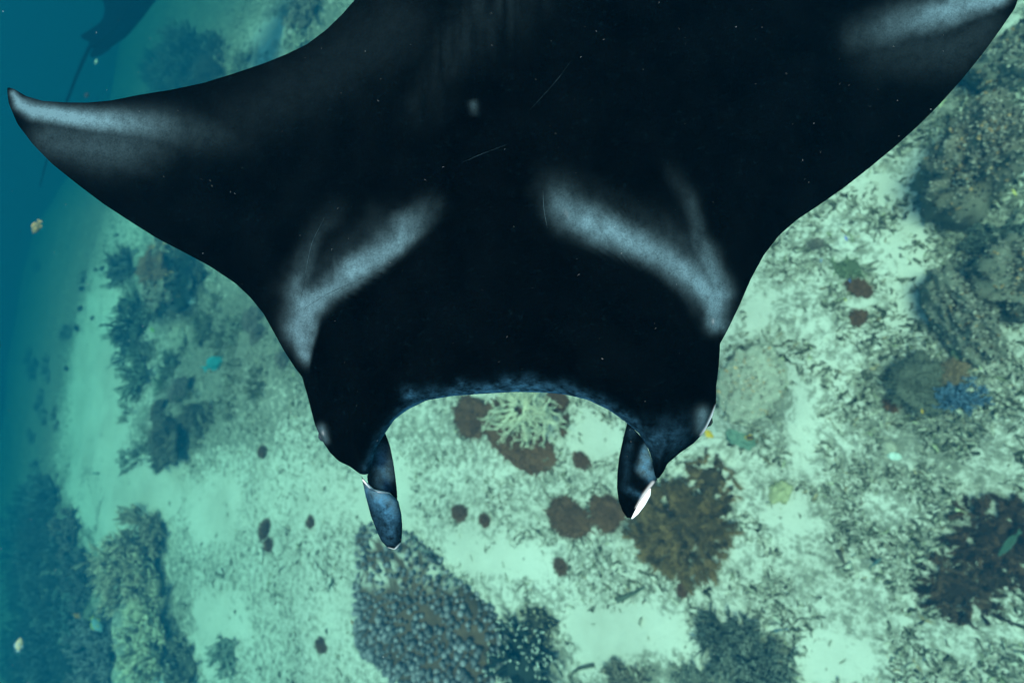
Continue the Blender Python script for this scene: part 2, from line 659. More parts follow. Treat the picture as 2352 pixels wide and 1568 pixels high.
def loft(name, pairs, n, nc, depth_fn, thick_fn, mat, parent, org, pig=None, blunt=True):
    """closed body between two edge lines; every cross section is a thin aerofoil"""
    Q = resample(pairs, n)
    c = (1 - np.cos(np.linspace(0, math.pi, nc))) / 2
    X = Q[:, 0:1] * (1 - c) + Q[:, 2:3] * c
    Y = Q[:, 1:2] * (1 - c) + Q[:, 3:4] * c
    top, bot = thick_fn(X, Y, np.broadcast_to(c, X.shape), Q)
    d = depth_fn(X, Y)
    A = at_depth(X, Y, d - top)
    B = at_depth(X, Y, d + bot)
    m = len(Q)
    V = np.concatenate([A.reshape(-1, 3), B.reshape(-1, 3)])
    F = np.concatenate([grid_faces(m, nc), grid_faces(m, nc, m * nc, True)])
    # weld the two skins along the edges
    idx = np.arange(2 * m * nc)
    r = np.arange(m) * nc
    for e in (r, r + nc - 1, np.arange(nc), (m - 1) * nc + np.arange(nc)):
        idx[e + m * nc] = e
    F = idx[F]
    F = F[:, ::-1]
    attrs = {}
    for k in ("pale", "blue", "white"):
        a = np.zeros((2, m, nc))
        if pig:
            a[0] = pig(k, X, Y, np.broadcast_to(c, X.shape))
            if k == "white" and name == "body":
                a[1] = smooth(.06, .14, np.broadcast_to(c, X.shape)) * .9
        attrs[k] = a.ravel()
    me = make_mesh(name, V - org, F, True, attrs=attrs)
    return add(name, me, mat, parent)


def aerofoil(c):
    return 2.969 * np.sqrt(c) - 1.26 * c - 3.516 * c ** 2 + 2.843 * c ** 3 - 1.036 * c ** 4


MANTA_D = 1.0
MK = MANTA_D / 1.32
MANTA_PAIRS = [
    (17, 202, 17.5, 202), (16.5, 212, 20, 201), (20, 238, 33, 205), (40, 285, 60, 221), (75, 331, 98, 232), (120, 377, 150, 235.5), (180, 425, 200, 236),
    (240, 470, 255, 231), (300, 509, 320, 218), (360, 547, 395, 206), (420, 578, 470, 190), (480, 610, 540, 168), (540, 650, 605, 146),
    (575, 683, 655, 126), (605, 720, 705, 102), (630, 765, 750, 68), (655, 810, 785, 34), (678, 845, 815, 0), (695, 867, 835, -30),
    (698, 882, 842, -45), (704, 900, 850, -60), (723, 974, 885, -130), (737, 1007, 912, -180), (757, 1038, 940, -225), (777, 1058, 960, -250), (804, 1071, 985, -275),
    (828, 1089, 1005, -290), (844, 1090, 1015, -294), (851, 1081, 1022, -298), (856, 1058, 1035, -303), (865, 1027, 1050, -307), (885, 994, 1065, -311), (905, 964, 1080, -314),
    (935, 941, 1100, -317), (980, 919, 1125, -320), (1040, 909, 1150, -322), (1110, 904, 1175, -323), (1180, 900, 1195, -323),
    (1250, 901, 1215, -322), (1300, 906, 1235, -320), (1350, 918, 1255, -317), (1400, 942, 1280, -312), (1440, 971, 1305, -306),
    (1468, 995, 1325, -300), (1480, 1016, 1338, -296), (1491, 1034, 1350, -292), (1500, 1065, 1365, -288), (1504, 1092, 1378, -284), (1511, 1101, 1390, -278),
    (1525, 1082, 1410, -270), (1533, 1064, 1430, -260), (1564, 1038, 1465, -240), (1594, 1017, 1500, -215), (1618, 992, 1530, -190),
    (1636, 956, 1560, -165), (1645, 926, 1585, -145), (1645, 890, 1605, -130), (1651, 839, 1630, -112), (1654, 797, 1650, -100),
    (1653, 790, 1655, -98), (1662, 775, 1660, -96), (1675, 750, 1680, -90), (1700, 698, 1715, -85), (1725, 640, 1750, -82), (1755, 585, 1790, -82), (1790, 540, 1835, -85),
    (1830, 505, 1885, -92), (1880, 472, 1935, -100), (1940, 430, 1990, -108), (2000, 383, 2045, -115), (2060, 333, 2095, -122),
    (2110, 288, 2140, -128), (2160, 238, 2185, -134), (2210, 182, 2225, -140), (2260, 120, 2262, -146), (2300, 65, 2295, -150),
    (2332, 18, 2312, -152), (2350, -40, 2326, -156), (2356, -95, 2338, -164), (2354, -140, 2345, -174), (2349, -172, 2348, -181), (2347, -187, 2346.5, -188)]


def manta_depth(X, Y):
    u = (X - 1190) / 1170
    return MANTA_D + MK * (.10 * u * u - .10 * np.abs(u) ** 5 - .05 * (Y - 400) / 1000 * (1 - np.abs(u)))


def edge_distance(X, Y, Q):
    """distance in photo pixels from each surface point to the outline"""
    a = np.concatenate([Q[:, 0:2], Q[::-1, 2:4]])
    b = np.roll(a, -1, 0)
    x, y = X.ravel(), Y.ravel()
    out = np.full(x.shape, 1e9)
    for k in range(0, len(a)):
        dx, dy = b[k] - a[k]
        if dx * dx + dy * dy < 1e-9:
            continue
        t = np.clip(((x - a[k, 0]) * dx + (y - a[k, 1]) * dy) / (dx * dx + dy * dy), 0, 1)
        out = np.minimum(out, (x - a[k, 0] - t * dx) ** 2 + (y - a[k, 1] - t * dy) ** 2)
    return np.sqrt(out).reshape(X.shape)


def manta_thick(X, Y, c, Q):
    ed = edge_distance(X, Y, Q)
    u = np.abs(X - 1190) / 1170
    chord = np.hypot(Q[:, 0] - Q[:, 2], Q[:, 1] - Q[:, 3])[:, None] / 1200
    wing = .006 + .05 * np.clip(chord, 0, 1) * (1 - .5 * np.clip(u, 0, 1))
    body = .085 * np.exp(-((X - 1190) / 330) ** 2) * np.exp(-((Y - 430) / 520) ** 2)
    head = .05 * np.exp(-((X - 1190) / 420) ** 4) * smooth(700, 900, Y)
    def rnd(w):
        return np.sqrt(np.clip(1 - (1 - np.clip(ed / w, 0, 1)) ** 2, 0, 1))
    edge = rnd(150.0)
    cw = rnd(np.clip(chord * 1200 * .34, 6, 130))
    ridge = .018 * np.exp(-((Y - (560 + .12 * np.abs(X - 1190))) / 70) ** 2) * np.exp(-((np.abs(X - 1190) - 380) / 150) ** 2)
    lobes = .02 * (np.exp(-((X - 790) / 45) ** 2 - ((Y - 990) / 55) ** 2) + np.exp(-((X - 1590) / 45) ** 2 - ((Y - 960) / 60) ** 2))
    eyes = .012 * (np.exp(-((X - 742) / 12) ** 2 - ((Y - 995) / 22) ** 2) + np.exp(-((X - 1626) / 14) ** 2 - ((Y - 955) / 24) ** 2))
    top = cw * wing + edge * (body + head) + (ridge + lobes + eyes) * smooth(0, 12, ed)
    return MK * np.maximum(top, 0), MK * np.maximum(cw * wing * .7 + edge * (body * .7 + head * .4), 0)


def manta_pig_sheen(kind, X, Y, c):
    wob = (fbm(np.stack([X, Y], -1) / 50, 4, 4) - .5) * 38
    x, y = X + wob, Y + wob * .6
    if kind == "pale":
        # left shoulder bar: soft towards the wing, sharp towards the head
        v = stroke(x, y, [(702, 815, .75, 18), (690, 760, .85, 34), (700, 700, .8, 40)], 30)
        v = np.maximum(v, stroke(x, y, [(705, 708, .8, 32), (765, 662, .75, 27), (835, 608, 1.05, 31), (900, 560, .9, 33), (945, 518, .5, 32), (990, 475, .14, 32)], 30))
        v = np.maximum(v, stroke(x, y, [(690, 700, .5, 30), (697, 620, .26, 24), (722, 545, .14, 26), (770, 480, .05, 30)], 20))
        v = np.maximum(v, stroke(x, y, [(760, 640, .12, 60), (880, 545, .12, 60)], 60))
        yb = np.interp(X, [660, 712, 722, 740, 800, 870, 930, 965, 990, 1010], [2000, 850, 800, 742, 690, 640, 594, 566, 545, 530])
        v = v * np.where(X < 1100, smooth(-10, 34, yb + wob * .5 - Y), 1)
        # right shoulder bar
        r = stroke(x, y, [(1255, 440, .35, 40), (1300, 482, .7, 40), (1385, 525, 1.1, 37), (1450, 556, .95, 35), (1530, 592, .85, 33), (1600, 640, .95, 36), (1640, 690, 1.0, 34)], 34)
        r = np.maximum(r, stroke(x, y, [(1600, 540, .22, 22), (1630, 605, .7, 27), (1648, 680, 1.05, 30), (1638, 735, .9, 24)], 30))
        r = np.maximum(r, stroke(x, y, [(1545, 400, .06, 24), (1580, 455, .17, 22), (1605, 520, .22, 22)], 24))
        r = np.maximum(r, stroke(x, y, [(1290, 450, .16, 50), (1400, 510, .14, 60), (1560, 575, .16, 60)], 60))
        yb = np.interp(X, [1200, 1232, 1260, 1300, 1380, 1440, 1500, 1560, 1582, 1600, 1640], [545, 555, 562, 572, 588, 608, 640, 690, 745, 800, 2000])
        r = r * smooth(-10, 34, yb + wob * .5 - Y) * smooth(1195, 1300, X + wob - (Y - 480) * .25)
        v = np.maximum(v, r) ** 1.25 * .78 * (.45 + 1.1 * fbm(np.stack([X, Y], -1) / 26, 4, 21))
        v = np.maximum(v, stroke(X, Y, [(30, 214, .9, 7), (45, 238, 1.2, 12), (80, 256, 1.3, 16), (150, 268, 1.2, 17), (230, 278, .9, 22), (310, 284, .45, 28), (420, 300, .1, 40), (560, 320, .02, 40)], 18))  # left wing tip: pale pigment with strobe sheen painted into the colour
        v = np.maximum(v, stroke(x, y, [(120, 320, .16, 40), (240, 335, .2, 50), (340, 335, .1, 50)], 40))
        v = np.maximum(v, stroke(x, y, [(1980, 85, .1, 40), (2080, 55, .35, 34), (2160, 28, .7, 28), (2260, 2, .85, 22), (2320, -40, .9, 18)], 30))  # right wing tip: sheen painted in along with the pale tip pigment
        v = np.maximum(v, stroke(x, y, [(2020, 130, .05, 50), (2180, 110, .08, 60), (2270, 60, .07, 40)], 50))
        v = np.maximum(v, stroke(X, Y, [(738, 985, .35, 10), (748, 1010, .3, 8)], 9))
        v = np.maximum(v, stroke(X, Y, [(1615, 950, .55, 15), (1612, 985, .4, 14)], 14))
        v = np.maximum(v, stroke(X, Y, [(1088, 246, .28, 9)], 9))
        v = np.maximum(v, stroke(x, y, [(1160, -40, .07, 90), (1040, 110, .045, 60), (960, 240, .02, 50)], 40) * fbm(np.stack([X * 3, Y * .5], -1) / 40, 3, 6))
        v = np.maximum(v, stroke(x, y, [(900, 60, .03, 90), (700, 200, .025, 80), (480, 300, .025, 60)], 60))
        for a in () and ((770, 672, 880, 620), (700, 700, 760, 675), (1248, 440, 1254, 560), (880, 600, 1000, 540), (730, 560, 745, 680), (1060, 372, 1160, 330), (1210, 215, 1300, 160), (1570, 420, 1560, 330)):
            v = np.maximum(v, stroke(X, Y, [(a[0], a[1], .35), (a[2], a[3], .1)], 2.6))
        return v
    if kind == "blue":
        v = stroke(X, Y, [(885, 995, 1.2, 4), (905, 965, 1.4, 5), (935, 942, 1.6, 6), (980, 920, 1.6, 5), (1040, 910, 1.5, 5), (1110, 905, 1.6, 6), (1180, 901, 1.7, 6), (1250, 902, 1.5, 5), (1300, 907, 1.3, 5), (1350, 919, 1.2, 4), (1400, 943, 1.0, 4), (1440, 972, .9, 4)], 5)
        v = np.maximum(v, stroke(X, Y, [(848, 1085, .6, 14), (862, 1040, .8, 13), (885, 1000, .9, 14), (930, 950, 1.0, 15), (985, 922, .9, 14), (1040, 905, .8, 14), (1110, 898, .85, 15), (1200, 893, .95, 16), (1300, 900, .8, 14),
                          (1380, 930, .75, 15), (1450, 980, .6, 18), (1490, 1040, .35, 20)], 14) * .75)
        for q in ((945, 908, .5, 15), (985, 900, .3, 14), (1065, 889, .35, 13), (1160, 880, .4, 17), (1215, 878, .45, 16), (1290, 888, .3, 12)):
            v = np.maximum(v, stroke(x, y, [q, (q[0] + 26, q[1] + 5, q[2] * .6, q[3])], 10))
        v = np.maximum(v, stroke(x, y, [(1500, 1010, .22, 40), (1560, 1000, .15, 40)], 40))
        return v
    v = stroke(X, Y, [(1644, 932, .6, 2.5), (1637, 955, .9, 4.5), (1626, 978, .8, 4), (1610, 1000, .3, 3)], 4, 3)
    v = np.maximum(v, stroke(X, Y, [(725, 990, .3, 3), (733, 1006, .4, 3)], 3, 3))
    for q in ((1300, 487), (742, 994), (1638, 738)):
        v = np.maximum(v, stroke(X, Y, [(q[0], q[1], .22)], 3.0))
    return v


morg = at_depth(1190, 430, MANTA_D)
manta = root("manta_ray", morg, "huge black manta ray with pale shoulder bars gliding over the reef close by", "manta ray")
loft("body", MANTA_PAIRS, 460, 124, manta_depth, manta_thick, M_MANTA, manta, morg, manta_pig_sheen)


def fin_thick(t, concave=0.0):
    def f(X, Y, c, Q):
        e = np.sqrt(np.clip(c * (1 - c) * 4, 0, 1))
        w = np.clip(np.hypot(Q[:, 0] - Q[:, 2], Q[:, 1] - Q[:, 3]) / 40, 0.05, 1)[:, None]
        return e * t * w - concave * e * e * w, e * t * w + concave * e * e * w
    return f


def fin_join(name, pieces, parent, org, label=None):
    """a rolled fin is one mesh made of its folded sheets"""
    tmp = []
    for pairs, dep, th, pig in pieces:
        tmp.append(loft("sheet", pairs, 70, 26, dep, th, M_MANTA, None, org, pig))
    Vs, Fs, A, off = [], [], {"pale": [], "blue": [], "white": []}, 0
    for o in tmp:
        me = o.data
        v = np.empty(len(me.vertices) * 3, np.float32)
        me.vertices.foreach_get("co", v)
        Vs.append(v.reshape(-1, 3))
        for p in me.polygons:
            Fs.append([i + off for i in p.vertices])
        for k in A:
            a = np.empty(len(me.vertices), np.float32)
            me.attributes[k].data.foreach_get("value", a)
            A[k].append(a)
        off += len(me.vertices)
        bpy.data.objects.remove(o)
        bpy.data.meshes.remove(me)
    q = np.array([f for f in Fs if len(f) == 4])
    t = np.array([f for f in Fs if len(f) == 3])
    me = make_mesh(name, np.concatenate(Vs), [x for x in (q, t) if len(x)], True, attrs={k: np.concatenate(a) for k, a in A.items()})
    o = add(name, me, M_MANTA, parent)
    if label:
        o["label"] = label
    return o


def pig_inner(kind, X, Y, c):
    if kind == "pale":
        return stroke(X, Y, [(880, 1030, .3, 14), (883, 1060, .42, 16), (885, 1095, .3, 16)], 14)
    if kind == "blue":
        return stroke(X, Y, [(870, 1040, .35, 16), (875, 1075, .45, 20), (885, 1120, .35, 16)], 20)
    return np.zeros(X.shape)


def pig_paddle(kind, X, Y, c):
    if kind == "pale":
        return stroke(X, Y, [(845, 1115, .4, 9), (870, 1138, .75, 12), (900, 1145, .6, 14), (912, 1170, .3, 14)], 12)
    if kind == "blue":
        return stroke(X, Y, [(850, 1130, .6, 18), (885, 1150, 1.0, 28), (895, 1185, .6, 32), (898, 1235, .3, 26)], 30)
    v = stroke(X, Y, [(834, 1102, .7, 2.2), (850, 1118, .9, 2.6), (870, 1128, .9, 2.2), (895, 1131, .7, 1.8), (913, 1143, .3, 1.6)], 2, 3)
    return np.maximum(v, stroke(X, Y, [(892, 1259, .8, 2.2), (906, 1262, .8, 2), (920, 1247, .4, 1.5)], 2, 3))


fin_join("cephalic_fin", [
    ([(871, 1004, 885, 994), (862, 1034, 896, 1024), (850, 1072, 904, 1064), (843, 1095, 909, 1100), (848, 1128, 912, 1128), (868, 1150, 913, 1156)],
     lambda X, Y: MANTA_D + .03 + (Y - 1000) * .0001, fin_thick(.010, .018), pig_inner),
    ([(830, 1093, 832, 1096), (836, 1120, 858, 1123), (840, 1140, 895, 1131), (846, 1162, 915, 1150), (852, 1185, 922, 1180), (860, 1205, 924, 1205),
      (867, 1223, 923, 1230), (876, 1242, 921, 1248), (890, 1257, 914, 1257), (904, 1261, 907, 1261)],
     lambda X, Y: MANTA_D - .012 + (Y - 1100) * .00012, fin_thick(.022), pig_paddle)], manta, morg, "blue mottled fin curled under with a white rim")


def pig_right(kind, X, Y, c):
    if kind == "pale":
        return stroke(X, Y, [(1487, 1022, .2, 8), (1484, 1050, .5, 13), (1478, 1078, .45, 14), (1492, 1088, .35, 12)], 12, 3)
    if kind == "blue":
        return np.maximum(stroke(X, Y, [(1485, 1030, .6, 10), (1480, 1070, .8, 14), (1495, 1095, .4, 12)], 16),
                          stroke(X, Y, [(1450, 990, .18, 10), (1440, 1060, .12, 10), (1436, 1120, .08, 10), (1470, 1140, .4, 7)], 12))
    return stroke(X, Y, [(1500, 1108, .3, 4), (1480, 1135, .4, 4), (1462, 1165, .3, 3)], 4, 3)


def pig_white(kind, X, Y, c):
    return np.full(X.shape, 1.0 if kind == "white" else 0.0)


fin_join("cephalic_fin", [
    ([(1441, 969, 1446, 973), (1432, 1003, 1482, 1014), (1422, 1050, 1499, 1062), (1418, 1085, 1510, 1101), (1417, 1120, 1490, 1126), (1421, 1150, 1472, 1150),
      (1430, 1174, 1459, 1173), (1440, 1188, 1451, 1190)],
     lambda X, Y: MANTA_D + .025 + (Y - 1000) * .0001, fin_thick(.012, .016), pig_right),
    ([(1493, 1121, 1495, 1122), (1485, 1131, 1494, 1137), (1469, 1153, 1482, 1159), (1457, 1175, 1466, 1180), (1450, 1190, 1452, 1191.5)],
     lambda X, Y: MANTA_D + .022 + (Y - 1000) * .0001, fin_thick(.010), pig_white)], manta, morg, "black fin folded in a cup with a bright white tip edge")

M_SCAR = plain_mat("scar_tissue", (.03, .055, .065), .8, .0, .5, 60)


def scars(lines):
    """old scratches: thin raised ribbons lying on the skin"""
    from mathutils.bvhtree import BVHTree
    me = bpy.data.objects["body"].data
    bvh = BVHTree.FromPolygons([tuple(v.co) for v in me.vertices], [tuple(p.vertices) for p in me.polygons])
    for pts, w in lines:
        P = np.array(pts, float)
        t = np.linspace(0, len(P) - 1, 16)
        X, Y = np.interp(t, range(len(P)), P[:, 0]), np.interp(t, range(len(P)), P[:, 1])
        for _ in range(3):
            X[1:-1], Y[1:-1] = X[1:-1] * .5 + .25 * (X[:-2] + X[2:]), Y[1:-1] * .5 + .25 * (Y[:-2] + Y[2:])
        dx, dy = np.gradient(X), np.gradient(Y)
        L = np.hypot(dx, dy)
        ww = w * np.sin(np.linspace(.12, 2.9, 16))
        V = []
        for sg, lift in ((-1, .0002), (0, .0011), (1, .0002)):
            for x, y, r in zip(X - sg * dy / L * ww, Y + sg * dx / L * ww, ray(X - sg * dy / L * ww, Y + sg * dx / L * ww)):
                r = r / np.linalg.norm(r)
                h = bvh.ray_cast(Vector(CAM - morg), Vector(r))
                if h[0] is None:
                    break
                V.append(np.array(h[0]) - r * lift)
        if len(V) == 48:
            F = np.concatenate([grid_faces(3, 16)])
            add("scar", make_mesh("scar", np.array(V), F, True), M_SCAR, manta)


scars([([(700, 707), (752, 674), (802, 652)], .9), ([(770, 673), (840, 632), (905, 598)], .45), ([(1247, 436), (1249, 480), (1257, 524)], .6),
       ([(690, 690), (714, 560), (745, 500)], .45), ([(1062, 373), (1110, 352), (1168, 331)], .28), ([(1212, 258), (1275, 190), (1312, 140)], .25)])

M_EYE = plain_mat("eye_black", (.01, .012, .015), .15, .5)
for ex_, ey_ in ((746, 1000), (1622, 966)):
    V, F = ico(2)
    V = V * .014 + at_depth(ex_, ey_, MANTA_D + .02) - morg
    add("eye", make_mesh("eye", V, F, True), M_EYE, manta)


def tail_mesh(pts, r0, r1, org):
    P = np.array(pts)
    n = len(P)
    d = np.gradient(P, axis=0)
    d /= np.linalg.norm(d, axis=1, keepdims=True)
    u = np.cross(d, FW)
    u /= np.linalg.norm(u, axis=1, keepdims=True)
    v = np.cross(d, u)
    th = np.arange(8) / 8 * 2 * math.pi
    r = np.linspace(r0, r1, n)
    V = (P[:, None] + r[:, None, None] * (np.cos(th)[None, :, None] * u[:, None] + np.sin(th)[None, :, None] * v[:, None])).reshape(-1, 3) - org
    i = np.arange(n - 1)[:, None] * 8
    j = np.arange(8)[None]
    F = np.stack([i + j, i + (j + 1) % 8, i + 8 + (j + 1) % 8, i + 8 + j], -1).reshape(-1, 4)
    return V, F


V, F = tail_mesh([at_depth(1195 + t * 30, -300 - 700 * t, MANTA_D + .02 + .1 * t) for t in np.linspace(0, 1, 20)], .014, .002, morg)
me = make_mesh("tail", V, F, True)
add("tail", me, M_MANTA, manta)

# the second manta, far off in the blue
D2 = 14.0
m2org = at_depth(300, 20, D2)
manta2 = root("manta_ray", m2org, "small distant manta ray swimming away in the blue water with a thin trailing tail", "manta ray")
pairs2 = [(203, 104, 208, 110), (205, 90, 224, 117), (217, 65, 252, 112), (236, 44, 290, 86), (241, 22, 325, 46), (236, 0, 360, -2), (215, -40, 395, -50),
          (170, -95, 440, -110), (130, -150, 500, -165), (190, -190, 505, -200), (250, -215, 470, -235), (300, -250, 420, -262), (330, -285, 385, -290)]
loft("body", pairs2, 60, 40, lambda X, Y: np.full(X.shape, D2), lambda X, Y, c, Q: (np.sqrt(np.clip(c * (1 - c) * 4, 0, 1)) * .36 * np.exp(-((c - .5) / .3) ** 2) + .03 * np.sqrt(np.clip(c * (1 - c) * 4, 0, 1)),) * 2,
     M_MANTA, manta2, m2org)
for nm, pr in (("pelvic_fin", [(184, 83, 185, 84), (188, 80, 192, 92), (200, 72, 204, 96), (216, 62, 222, 90), (232, 50, 235, 80)]),
               ("pelvic_fin", [(207, 127, 210, 132), (209, 118, 217, 133), (217, 110, 232, 128), (232, 104, 256, 112)])):
    loft(nm, pr, 14, 8, lambda X, Y: np.full(X.shape, D2 - .04), fin_thick(.05), M_MANTA, manta2, m2org)
tp = [(206, 108), (190, 142), (172, 185), (153, 234), (135, 290), (113, 350), (100, 395), (91, 430)]
V, F = tail_mesh([at_depth(x, y, D2 - .0) for x, y in tp], .045, .010, m2org)
add("tail", make_mesh("tail", V, F, True), M_MANTA, manta2)


# ------------------------------------------------------------------ corals
def place(px, py):
    p = on_ground(px, py)
    return p, px_size(p)


def bush(name, label, cat, px, py, rpx, color, flat=.7, stems=26, kids=5, kids2=3, thick=.035, seed=0, tip=None, group=None, ry=1.0, spread=.8, up=.35):
    """branching coral: a low base and a thicket of tapering branches"""
    rng = np.random.default_rng(seed + 1000)
    p, s = place(px, py)
    R = rpx * s
    t = root(name, p, label, cat, group)
    color = np.array(color)
    if tip is None:
        tip = color * 2.6
    # stems over an ellipse
    a = rng.uniform(0, 2 * math.pi, stems)
    q = np.sqrt(rng.random(stems))
    P0 = np.stack([np.cos(a) * q * .62, np.sin(a) * q * .62 * ry, np.zeros(stems)], -1) * R
    d = np.stack([np.cos(a) * q * 1.3, np.sin(a) * q * 1.3, np.full(stems, up + .55) - .3 * q], -1) + rng.normal(0, .18, (stems, 3))
    d /= np.linalg.norm(d, axis=1, keepdims=True)
    L = R * rng.uniform(.42, .8, stems) * flat * .95
    P0[:, 2] -= .02 * R
    lv = [(P0, P0 + d * L[:, None], np.full(stems, thick * R * 1.5), np.full(stems, thick * R))]
    cur = (P0, d, L)
    for k, ratio in ((kids, .55), (kids2, .5)):
        if not k:
            continue
        b0, bd, bl = (np.repeat(v, k, 0) for v in cur)
        n = len(b0)
        f = rng.uniform(.3, 1.0, n)
        p0 = b0 + bd * (bl * f)[:, None]
        nd = bd + rng.normal(0, spread, (n, 3))
        nd[:, 2] = np.abs(nd[:, 2]) * .8 + up * .5
        nd /= np.linalg.norm(nd, axis=1, keepdims=True)
        nl = bl * ratio * rng.uniform(.6, 1.3, n)
        rr = lv[-1][3][0]
        lv.append((p0, p0 + nd * nl[:, None], np.full(n, rr * .95), np.full(n, rr * .6)))
        cur = (p0, nd, nl)
    parts = []
    for i, (a0, a1, r0, r1) in enumerate(lv):
        V, F, k = tubes(a0, a1, r0, r1, 4)
        c = color * (.4, .7, 1.1)[i] * rng.uniform(.7, 1.25, (len(a0), 1))  # stems darker, outer twigs paler: the bush's inner shading put into the colour
        c = np.repeat(c, k, 0).reshape(len(a0), k, 3)
        if tip is not None and i == len(lv) - 1:
            c[:, 4:, :] = np.array(tip) * rng.uniform(.7, 1.2, (len(a0), 1, 1))
        parts.append((V, F, c.reshape(-1, 3)))
    V, F, C = merge(parts)
    b = add("branches", make_mesh("branches", V, F, True, C), M_CORAL, t)
    b["kind"] = "stuff"
    V, F = hemi(22, 7)
    V = V * np.array([.62 * R, .62 * R * ry, .22 * R * flat]) * (1 + .35 * (fbm(V * 2.3 + seed, 3, seed) - .5))[:, None]
    add("base", make_mesh("base", V, F, True, color * .6), M_CORAL, t)
    return t


def thicket(name, label, spots, color, seed, tip=None):
    """a stretch of reef slope overgrown so densely that single colonies cannot be told apart"""
    rng = np.random.default_rng(seed)
    parts = []
    for px, py, rpx in spots:
        p, s = place(px, py)
        R = rpx * s
        CLEAR.append((p[0], p[1], R * .5))
        n0 = 28
        a = rng.uniform(0, 2 * math.pi, n0)
        q = np.sqrt(rng.random(n0))
        b0 = p + np.stack([np.cos(a) * q, np.sin(a) * q, np.zeros(n0) - .02], -1) * R * .8
        d0 = np.stack([np.cos(a) * q, np.sin(a) * q, np.ones(n0) * .7], -1) + rng.normal(0, .3, (n0, 3))
        d0 /= np.linalg.norm(d0, axis=1, keepdims=True)
        l0 = R * rng.uniform(.3, .7, n0)
        lv = [(b0, b0 + d0 * l0[:, None], .03 * R)]
        for kk, ra in ((5, .55), (2, .5)):
            bb, bd, bl = np.repeat(b0, kk, 0), np.repeat(d0, kk, 0), np.repeat(l0, kk)
            b0 = bb + bd * (bl * rng.uniform(.3, 1, len(bb)))[:, None]
            d0 = bd + rng.normal(0, .6, bb.shape)
            d0[:, 2] = np.abs(d0[:, 2])
            d0 /= np.linalg.norm(d0, axis=1, keepdims=True)
            l0 = bl * ra * rng.uniform(.6, 1.3, len(bb))
            lv.append((b0, b0 + d0 * l0[:, None], .024 * R))
        tone = rng.uniform(.7, 1.4)
        for k, (x0, x1, r) in enumerate(lv):
            V, F, m = tubes(x0, x1, r, r * .6, 3)
            c = np.array(tip if tip and k == 2 and rng.random() < .35 else color) * tone * rng.uniform(.7, 1.3, (len(x0), 1))
            parts.append((V, F, np.repeat(c, m, 0)))
    V, F, C = merge(parts)
    tag(add(name, make_mesh(name, V, F, True, C), M_CORAL), label, kind="stuff")


def mound(name, label, cat, px, py, rx, ry, ang, color, h=.45, seed=0, fuzz=True, lumps=.5, group=None, mat=None, lift=0):
    """rounded colony of soft polyps; rx, ry in photo pixels, ang in the sea bed plane"""
    p, s = place(px, py)
    p[2] += lift
    CLEAR.append((p[0], p[1], (.5 * min(rx, ry) + .5 * max(rx, ry)) * s * .9))
    t = root(name, p, label, cat, group)
    rng = np.random.default_rng(seed)
    V, F = hemi(36, 14)
    n = fbm(V * 1.7 + seed * 3.1, 3, seed) - .5
    n2 = fbm(V * 6 + seed, 3, seed + 5) - .5
    n3 = fbm(V * 3.2 + seed * 1.7, 3, seed + 9) - .5
    V = V * (1 + 1.2 * lumps * n + .7 * n3 + .35 * n2)[:, None]
    W = V * np.array([rx * s, ry * s, h * min(rx, ry) * s])
    # photo x runs opposite to world y, photo y opposite to world x
    ca, sa = math.cos(ang), math.sin(ang)
    W = np.stack([W[:, 0] * ca - W[:, 1] * sa, W[:, 0] * sa + W[:, 1] * ca, W[:, 2]], -1)
    W = np.stack([-W[:, 1], -W[:, 0], W[:, 2]], -1)
    col = np.array(color) * (1 + .5 * n2)[:, None]
    F2 = [f[:, ::-1] for f in F]
    add("colony", make_mesh("colony", W, F2, True, col), mat or M_CORAL, t)
    if fuzz:
        k = int(min(2200, 60 + rx * ry * .7))
        idx = rng.integers(0, len(W), k)
        idx2 = rng.integers(0, len(W), k)
        near = np.linalg.norm(W[idx] - W[idx2], axis=1)
        w = rng.random((k, 1)) * .25
        B = W[idx] * (1 - w) + W[idx2] * w * (near < .6 * rx * s)[:, None] + W[idx] * w * (near >= .6 * rx * s)[:, None]
        d = B / np.linalg.norm(B, axis=1, keepdims=True) + rng.normal(0, .35, (k, 3)) + np.array([0, 0, .5])
        d /= np.linalg.norm(d, axis=1, keepdims=True)
        L = rng.uniform(3, 8.0, (k, 1)) * s
        V2, F3, kk = tubes(B - d * L * .3, B + d * L, np.full(k, 1.6 * s), np.full(k, .8 * s), 3)
        c = np.repeat(np.array(color) * rng.uniform(.6, 1.5, (k, 1)), kk, 0)
        o = add("polyps", make_mesh("polyps", V2, F3, True, c), M_CORAL, t)
        o["kind"] = "stuff"
    return t


BROWN = (.145, .068, .034)
OLIVE = (.10, .095, .055)
GREYB = (.17, .15, .125)

